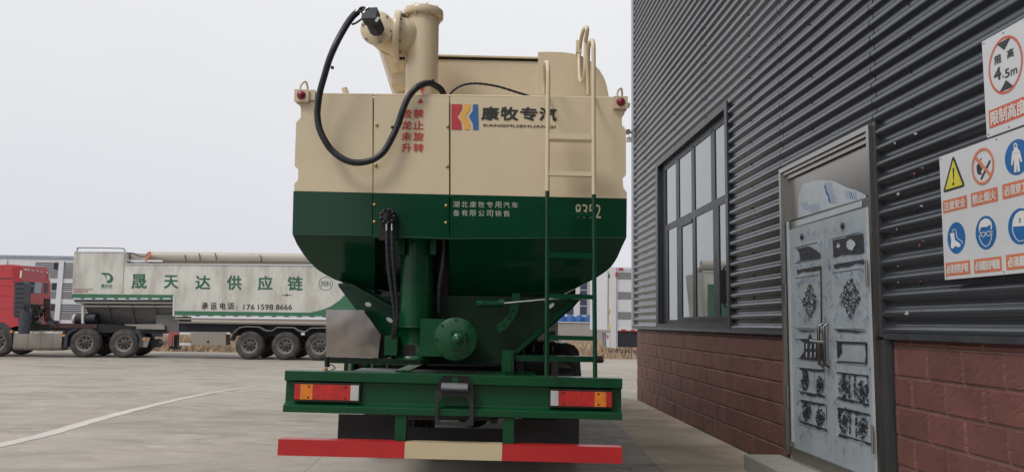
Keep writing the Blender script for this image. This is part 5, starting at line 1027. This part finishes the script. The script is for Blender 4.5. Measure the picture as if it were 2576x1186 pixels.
# ================================================================== RED TRACTOR UNIT
HY = .17; H1 = Vector((-math.cos(HY), -math.sin(HY), 0)); HN = Vector((math.sin(HY)*1, -math.cos(HY), 0))   # heading, outward normal (toward camera)
TC = Vector((-14.05, 28.45, 0))    # near rear wheel contact
def L(u, v, o=0): return plane_pt(u, v, TC+HN*o, HN)
tu = thing('tractor_unit', 'red tractor unit with a grey fuel tank, cut off by the left edge', 'truck', TC+H1*2)
g6 = f6; g7 = crop(0, 1080, .1855)
def lp(mb, pts, o, d): return mb.prism([L(u, v, o) for u, v in pts], -HN*d)
mb = MB(); lp(mb, [f6(-380, 235), f6(-420, 400), f6(-420, 820), f6(125, 820), f6(145, 720), f6(150, 350), f6(205, 350), f6(200, 225), f6(100, 219)], 0, 2.3); cb = mb.build('cab', M['cabred'], tu, .05, 3)
mb = MB(); lp(mb, [f6(-100, 346), f6(-100, 356), f6(188, 356), f6(188, 348)], .012, .03); mb.build('cab_groove', M['cabdark'], cb)
for y in (420, 520, 640): mb = MB(); lp(mb, [f6(-100, y), f6(-100, y+3), f6(140, y+3), f6(140, y)], .006, .02); mb.build('cab_groove', mat('dark_red', (.3, .015, .03), .5) if y == 420 else bpy.data.materials['dark_red'], cb)
mb = MB(); lp(mb, [f6(140, 350), f6(130, 720), f6(180, 760), f6(215, 760), f6(235, 600), f6(238, 400), f6(188, 352)], .02, .5); mb.build('side_fairing', M['cabdark'], tu, .02)
for y in range(400, 740, 45): mb = MB(); lp(mb, [f6(150, y), f6(150, y+8), f6(228, y+8), f6(228, y)], .03, .02); mb.build('fairing_rib', M['black'], tu)
# rear wall of the cab: window, dark engine bay
br0 = L(*f6(222, 300), 0); rw = br0.dot(H1)
def RWp(u, v, o=0): return plane_pt(u, v, br0-H1*o, -H1)
def rp(mb, pts, o, d): return mb.prism([RWp(u, v, o) for u, v in pts], H1*d)
mb = MB(); rp(mb, [f6(205, 230), f6(232, 820), f6(470, 820), f6(487, 620), f6(483, 380), f6(462, 262), f6(420, 240)], 0, .3); mb.build('cab_rear_wall', M['cabred'], tu, .03)
mb = MB(); rp(mb, [f6(262, 385), f6(262, 490), f6(405, 495), f6(410, 392)], .02, .02); mb.build('rear_window', M['glass'], tu)
mb = MB(); rp(mb, [f6(432, 398), f6(436, 490), f6(465, 492), f6(466, 400)], .02, .02); mb.build('rear_window', M['cabdark'], tu)
mb = MB(); rp(mb, [f6(262, 598), f6(262, 800), f6(395, 805), f6(395, 600)], .02, .02); rp(mb, [f6(430, 545), f6(435, 650), f6(480, 655), f6(485, 545)], .025, .02); mb.build('engine_bay', M['black'], tu)
for x in (232, 262, 306, 350, 392, 443): mb = MB(); p = RWp(*f6(x, 268+(x-232)*.14), .02); mb.box(p+Vector((-.06, -.03, -.03)), p+Vector((.06, .03, .03))); mb.build('roof_marker', M['signpale'], tu, .01)
for x, y, h in ((201, 312, 22), (470, 340, 20)): mb = MB(); p = RWp(*f6(x, y), .03); mb.box(p+Vector((-.02, -.02, -.13)), p+Vector((.02, .02, .13))); mb.build('reflective_strip', M['signpale'], tu)
random.seed(5)
mb = MB(); mk = MB()
for i in range(16):
    x, y = random.uniform(225, 400), random.uniform(620, 800); q = [RWp(*f6(x+random.uniform(-40, 40), y+random.uniform(-50, 50)), .08+random.random()*.5) for _ in range(4)]
    (mb if i % 3 else mk).tube(catmull(q, 5), random.choice((.02, .03, .05)), 6)
mb.build('engine_pipes', M['darkmetal'], tu); mk.build('engine_pipes', M['greybox'], tu)
mb = MB(); p = RWp(*f6(290, 730), .3); mb.cyl(p+Vector((0, 0, -.2)), p+Vector((0, 0, .35)), .07, n=12); mb.build('air_tank', M['cabdark'], tu); mb = MB(); p = RWp(*f6(240, 760), .5); mb.cyl(p+Vector((0, 0, -.45)), p+Vector((0, 0, .35)), .18, n=16); mb.build('air_tank', M['cabdark'], tu)
mb = MB(); 
q = [RWp(*f6(430, 640), .2), RWp(*f6(440, 740), .5), RWp(*f6(470, 780), .9), RWp(*f6(520, 790), 1.6)]
for k in range(3):
    pth = catmull([p+Vector((0, k*.12, k*.03)) for p in q], 30); cw = []
    for i, p in enumerate(pth): cw.append(p+Vector((.05*math.cos(i*1.25), 0, .05*math.sin(i*1.25))))
    mb.tube(cw, .016, 5)
mb.build('coiled_cable', M['cable'], tu)
# chassis deck, tank, arch, wheels
mb = MB(); lp(mb, [f6(150, 800), f6(150, 860), f6(1590, 880), f6(1590, 830), f6(1000, 790), f6(480, 790)], -.35, 1.6); mb.build('chassis', M['darkmetal'], tu)
mb = MB(); lp(mb, [f6(480, 782), f6(480, 826), f6(930, 832), f6(930, 792)], -.3, .9); mb.build('deck_plate', mat('oxblood_deck', (.07, .03, .035), .7, dirt=.4, var=.3, vs=10), tu)
mb = MB(); n_ = 8; a = L(*f6(127, 945), -.02); b = L(*f6(592, 950), -.02); hgt = (L(*f6(127, 850), 0)-L(*f6(127, 1040), 0)).z/2
prof = []
for cx_, cy_, a0 in ((-.24, hgt-.12, 90), (-.52, hgt-.12, 0), (-.52, -hgt+.12, -90), (-.12, -hgt+.12, -180), (-.12, hgt-.12, -180)): pass
rr = []
for (sx, sz, st) in ((-.12, hgt-.12, 90), (-.55, hgt-.12, 180), (-.55, -hgt+.12, 270), (-.12, -hgt+.12, 360)):
    for k in range(5): t = math.radians(st-90+k*22.5); rr.append((sx+.12*math.cos(t), sz+.12*math.sin(t)))
mb.prism([a+HN*(x)+Vector((0, 0, z)) for x, z in rr], b-a, True); tk = mb.build('fuel_tank', M['alu'], tu)
for x in (235, 358, 470): mb = MB(); q0 = a+(b-a)*((x-127)/465); mb.prism([q0+HN*(x_*1.02+.012)+Vector((0, 0, z*1.03)) for x_, z in rr], (b-a).normalized()*.10, True); mb.build('tank_strap', M['alu'], tk)
mb = MB(); p = L(*f6(182, 838), -.15); mb.cyl(p, p+Vector((0, 0, .09)), .06, n=12); mb.build('filler_cap', M['darkmetal'], tk)
mb = MB(); lp(mb, [f6(-100, 725), f6(-100, 815), f6(-40, 780), f6(20, 770), f6(70, 795), f6(95, 825), f6(180, 805), f6(175, 728)], .03, .5); mb.build('front_bumper_panel', M['cabred'], tu, .02)
mb = MB(); lp(mb, [f6(-90, 800), f6(-30, 768), f6(30, 760), f6(80, 785), f6(118, 850), f6(110, 985), f6(55, 985), f6(45, 880), f6(20, 830), f6(-30, 810), f6(-90, 830)], .02, .5); mb.build('front_mudguard', M['cabdark'], tu, .02)
for x, y in ((110, 862), (612, 898), (1385, 935)): mb = MB(); p = L(*f6(x, y), .04); mb.box(p-Vector((.05, .02, .04)), p+Vector((.05, .02, .04))); mb.build('side_marker', M['amber'], tu, .01)
bw = None
for u, sx in ((213, 0), (312, 0), (-8, 0)):
    c = L(u, 864, -.02); c.z = .52
    if bw is None: bw = bg_wheel(c, HN, tu, holes=8); cw0 = c
    else: copy_tree(bw, tu, c-cw0)
    copy_tree(bw, tu, c-cw0-HN*1.9)
for q in ([f6(640, 1010), f6(610, 1010), f6(620, 900), f6(670, 850), f6(740, 832), f6(740, 842), f6(690, 860), f6(650, 900)], [f6(1330, 1010), f6(1360, 1015), f6(1370, 930), f6(1340, 870), f6(1300, 845), f6(1290, 855), f6(1325, 890), f6(1340, 940)]):
    mb = MB(); lp(mb, q, .05, .6); mb.build('mudguard', M['cabdark'], tu)
mb = MB(); lp(mb, [f6(1365, 915), f6(1360, 1010), f6(1410, 1012), f6(1440, 920)], 0, .1); mb.build('rear_bracket', M['alu'], tu)
mb = MB(); p = L(*f6(1485, 975), -.5); mb.cyl(p, p-HN*.6, .16, n=18); mb.build('air_tank', M['darkmetal'], tu)

# ================================================================== LIVESTOCK TRAILERS
def stripe_side(parent, A, B, z0, z1, louvre, n_bays, outn):
    """A,B: ends of the near side at ground level; outn: outward normal."""
    d = (B-A); Lg = d.length; d = d.normalized()
    def slab(s0, s1, za, zb, o, dep, m, nm, par=parent):
        mb = MB(); q = [A+d*s0+outn*o+Vector((0, 0, za)), A+d*s1+outn*o+Vector((0, 0, za)), A+d*s1+outn*o+Vector((0, 0, zb)), A+d*s0+outn*o+Vector((0, 0, zb))]
        mb.prism(q, -outn*dep); return mb.build(nm, m, par)
    slab(0, Lg, z0, z1, 0, 2.5, M['lswhite'], 'trailer_body')
    return slab, Lg, d
# left one
YL1 = 36.2
A = P(-160, 800, YL1); A.z = 0; B = P(360, 800, YL1); B.z = 0
lt1 = thing('livestock_trailer', 'long white slatted multi-deck livestock trailer behind the red tractor', 'trailer', (A+B)/2)
zt = P(100, 649, YL1).z
slab, Lg, dvec = stripe_side(lt1, A, B, .9, zt, True, 5, Vector((0, -1, 0)))
zz = lambda y: P(*f6(520, y), YL1).z
sx = lambda x: (P(*f6(x, 400), YL1)-A).dot(dvec)
slab(-.1, Lg+.1, zt, zt+.12, .06, 2.6, mat('blue_grey_roof', (.28, .32, .40), .5), 'roof_edge')
for x in (30, 565+15, 1110): slab(sx(x)-.12, sx(x)+.12, .7, zt-.1, .06, .08, M['lswhite'], 'side_post')
for x0, x1 in ((-480, 10), (325, 560), (605, 1090)):
    for (ya, yb) in ((275, 350), (475, 545), (672, 745)): slab(sx(x0), sx(x1), zz(yb), zz(ya), .015, .05, M['lsgrey'], 'grey_panel')
    for ya in (203, 398, 600):
        x2 = x1 if x0 > 500 else x1-65
        for k in range(4): slab(sx(x0), sx(x2), zz(ya+k*19+8), zz(ya+k*19), .02, .04, M['lsdark'], 'vent_slot')
for y in (200, 396, 597): slab(sx(503), sx(562), zz(y+68), zz(y), .03, .05, M['lsdark'], 'fan_opening')
for i, x in enumerate((100, 330, 820)): pass
mb = MB(); q = [A+Vector((0, .3, .55)), B+Vector((0, .3, .55)), B+Vector((0, .3, .9)), A+Vector((0, .3, .9))]; mb.prism(q[::-1], (0, 1.9, 0)); mb.build('chassis', M['lsdark'], lt1)
wsrc = None
for x in (A.x+2.2, A.x+3.5, A.x+4.8):
    if wsrc is None: wsrc = bg_wheel((x, YL1+.05, .52), (0, -1, 0), lt1); x0_ = x
    else: copy_tree(wsrc, lt1, (x-x0_, 0, 0))
# right one, seen at its rear corner
YR1 = 38.0
pc = P(1553, 876, YR1); C0 = Vector((pc.x, YR1, 0))
rt1 = thing('livestock_trailer', 'white and grey striped livestock trailer on the verge beside the far hall corner', 'trailer', C0+Vector((3, 1, 0)))
zt2 = P(1560, 673, YR1).z; zb2 = P(1570, 830, YR1).z
def rs(x): return P(x, 800, YR1).x
g2 = crop(1820, 900, .3373)
def gz(y, x=1200): return P(*g2(x, y), YR1).z
mb = MB(); mb.prism([(C0.x, YR1, zb2), (C0.x+9, YR1, zb2), (C0.x+9, YR1, zt2), (C0.x, YR1, zt2)], (-1.1, 2.45, 0)); mb.build('trailer_body', M['lswhite'], rt1)
for ya, yb in ((205, 278), (412, 490), (622, 700)): mb = MB(); mb.prism([(C0.x+.02, YR1-.012, gz(yb)), (C0.x+8.9, YR1-.012, gz(yb)), (C0.x+8.9, YR1-.012, gz(ya)), (C0.x+.02, YR1-.012, gz(ya))], (0, .03, 0)); mb.build('grey_panel', M['lsgrey'], rt1)
mb = MB(); mb.prism([(C0.x-.3, YR1-.06, gz(1005)), (C0.x-.0, YR1-.06, gz(1005)), (C0.x, YR1-.06, zt2+.02), (C0.x-.3, YR1-.06, zt2+.02)], (-.02, .12, 0)); mb.build('corner_post', M['lswhite'], rt1, .01)
mb = MB(); mb.box((C0.x-.06, YR1-.07, gz(1005)), (C0.x-.03, YR1-.055, zt2)); mb.build('post_groove', M['lsgrey'], rt1)
mb = MB(); mb.box((C0.x+.02, YR1-.03, zt2-.10), (C0.x+9, YR1+.02, zt2+.03)); mb.box((C0.x+.02, YR1-.03, zb2-.02), (C0.x+9, YR1+.02, zb2+.08)); mb.build('edge_rail', M['lswhite'], rt1)
mb = MB(); mb.prism([(C0.x+.1, YR1+.02, gz(995)), (C0.x+4.5, YR1+.02, gz(995)), (C0.x+4.5, YR1+.02, zb2-.02), (C0.x+.1, YR1+.02, zb2-.02)], (0, 2.2, 0)); mb.build('side_skirt', M['lsdark'], rt1)
# rear doors: oblique face
r0 = Vector((C0.x-.3, YR1, 0)); r1 = P(1515, 800, YR1+2.2); r1.z = 0; rd_ = r1-r0; rl = rd_.length
def rface(s0, s1, za, zb, o, m, nm):
    nrm = Vector((rd_.y, -rd_.x, 0)).normalized()*(1 if rd_.y < 0 else 1); nrm = Vector((0, -1, 0)) if nrm.y > 0 and False else nrm
    if nrm.y > 0: nrm = -nrm
    q = [r0+rd_*s0+nrm*o+Vector((0, 0, za)), r0+rd_*s1+nrm*o+Vector((0, 0, za)), r0+rd_*s1+nrm*o+Vector((0, 0, zb)), r0+rd_*s0+nrm*o+Vector((0, 0, zb))]
    mb = MB(); mb.prism(q, -nrm*.05); return mb.build(nm, m, rt1)
rface(0, 1, zb2, zt2-.05, .02, M['trucktank'], 'rear_door')
for s in (.25, .5, .72): rface(s, s+.03, zb2+.1, zt2-.15, .05, M['lsgrey'], 'door_bar')
rface(.12, .22, gz(262), gz(220), .05, M['lsdark'], 'door_vent'); rface(.1, .3, gz(640), gz(600), .06, mat('yellow_plate', (.45, .3, .08), .5), 'door_latch')
for s in (.12, .8): rface(s, s+.08, gz(790), gz(760), .06, M['signyel'], 'yellow_mark')
rface(.1, .5, gz(1000), gz(850), .02, M['lswhite'], 'rear_bumper'); rface(.6, .95, gz(1000), gz(850), .02, M['lsgrey'], 'rear_bumper'); rface(.25, .38, gz(905), gz(870), .05, M['red'], 'rear_lamp')
mb = MB(); q = P(1504+9*.5+10, 758, YR1+2.2); q = P(1515.5, 758, YR1+2.1)
mb.prism([q+Vector(v) for v in ((0, -.05, .48), (.22, -.05, 0), (0, -.05, -.48), (-.22, -.05, 0))], (0, .05, 0)); mb.build('hazard_diamond', M['signpale'], rt1)
for x, y in ((1162, 170), (1190, 818), (1290, 820)): p = P(*g2(x, y), YR1-.05); mb = MB(); mb.box(p-Vector((.11, .02, .05)), p+Vector((.11, .0, .05))); mb.build('red_marker', M['red'], rt1)
p = P(*g2(1115, 228), YR1-.1); mb = MB(); mb.box(p-Vector((.045, .02, .12)), p+Vector((.045, .0, .12))); mb.build('red_marker', M['red'], rt1)
wsrc = None
for x in (C0.x+5.0, C0.x+6.3, C0.x+7.6):
    if wsrc is None: wsrc = bg_wheel((x, YR1+.05, .52), (0, -1, 0), rt1); x0_ = x
    else: copy_tree(wsrc, rt1, (x-x0_, 0, 0))

# ================================================================== FAR YARD WALL, BLUE FENCE, FACTORY
YW = 62.0
def fz(v, u=1450, Y=YW): return P(u, v, Y).z
xw0, xw1 = P(-200, 800, YW).x, P(1800, 800, YW).x
mb = MB(); mb.box((2.2, YW, -.01), (xw1, YW+.3, fz(811))); yw = mb.build('yard_wall', M['farwall'], None); tag(yw, 'low grey concrete wall behind the dry grass verge', 'wall')
mb = MB(); mb.box((2.2, YW-.08, fz(811)), (xw1, YW+.38, fz(809))); tag(mb.build('wall_coping', M['lswhite'], yw), 'x', 'x') if False else mb.build('wall_coping', M['lswhite'], yw)
fb = thing('blue_fence', 'row of blue folded panels along the top of the far grey wall', 'fence', (6, YW+1, 0))
x = 2.3; i = 0
while x < xw1:
    w = .74; h0, h1 = fz(796), fz(789.5); lo = fz(810)
    mb = MB(); mb.prism([(x, YW+1, lo), (x+w*.5, YW+.7, lo), (x+w*.5, YW+.7, h1), (x, YW+1, h0)], (0, .04, 0)); mb.prism([(x+w*.5, YW+.7, lo), (x+w, YW+1, lo), (x+w, YW+1, h0), (x+w*.5, YW+.7, h1)], (0, .04, 0)); mb.build('fence_panel', M['farblue'], fb)
    x += w; i += 1
mb = MB(); mb.box((2.3, YW+.9, lo-1.2), (xw1, YW+1.1, lo)); mb.build('fence_base', M['farwall'], fb)
# factory
YF = 150.0
ff = thing('far_factory', 'distant white factory with tall dark blue windows beyond the yard wall', 'building', (14, YF+10, 0))
xa_, xb_ = P(1385, 780, YF).x-3, P(1512, 780, YF).x
zt_f = fz(655, 1500, YF)
mb = MB(); mb.box((xa_-22, YF, 0), (P(1494, 780, YF).x, YF+30, fz(700, 1450, YF))); mb.build('factory_wall', M['farwhite'], ff)
mb = MB(); mb.box((P(1494, 780, YF).x, YF-.5, 0), (P(1700, 780, YF).x, YF+30, fz(690, 1500, YF))); mb.build('factory_wall', mat('blue_grey_wall', (.13, .15, .22), .6), ff)
g3 = crop(1820, 900, .3373)
for x0, x1 in ((465, 522), (592, 660), (730, 802), (-60, 10), (70, 140), (200, 270), (330, 400)):
    a = P(*g3(x0, 600), YF-.1); b = P(*g3(x1, 600), YF-.1); zb_w = P(*g3(x0, 650), YF).z
    mb = MB(); mb.box((a.x, YF-.1, zb_w), (b.x, YF, fz(708, 1450, YF))); wv = mb.build('tall_window', M['farglass'], ff)
    for k in range(6): zk = zb_w+1.6+k*1.55; mb = MB(); mb.box((a.x, YF-.16, zk), (b.x, YF-.1, zk+.12)); mb.build('window_bar', M['farwhite'], wv)
for y0, y1, m in ((490, 550, 'lsgrey'), (300, 360, 'farglass'), (550, 630, 'farglass')):
    a = P(*g3(903, y1), YF-.6); b = P(*g3(958, y0), YF-.6); mb = MB(); mb.box((a.x, YF-.7, a.z), (b.x, YF-.5, b.z)); mb.build('wall_panel', M[m], ff)
mb = MB(); a = P(*g3(800, 650), YF-.3); b = P(*g3(860, 300), YF-.3)
for k in range(30): z = a.z+k*.5; mb.box((a.x, YF-.12, z), (b.x, YF, z+.06))
mb.build('wall_ribs', M['lsgrey'], ff)
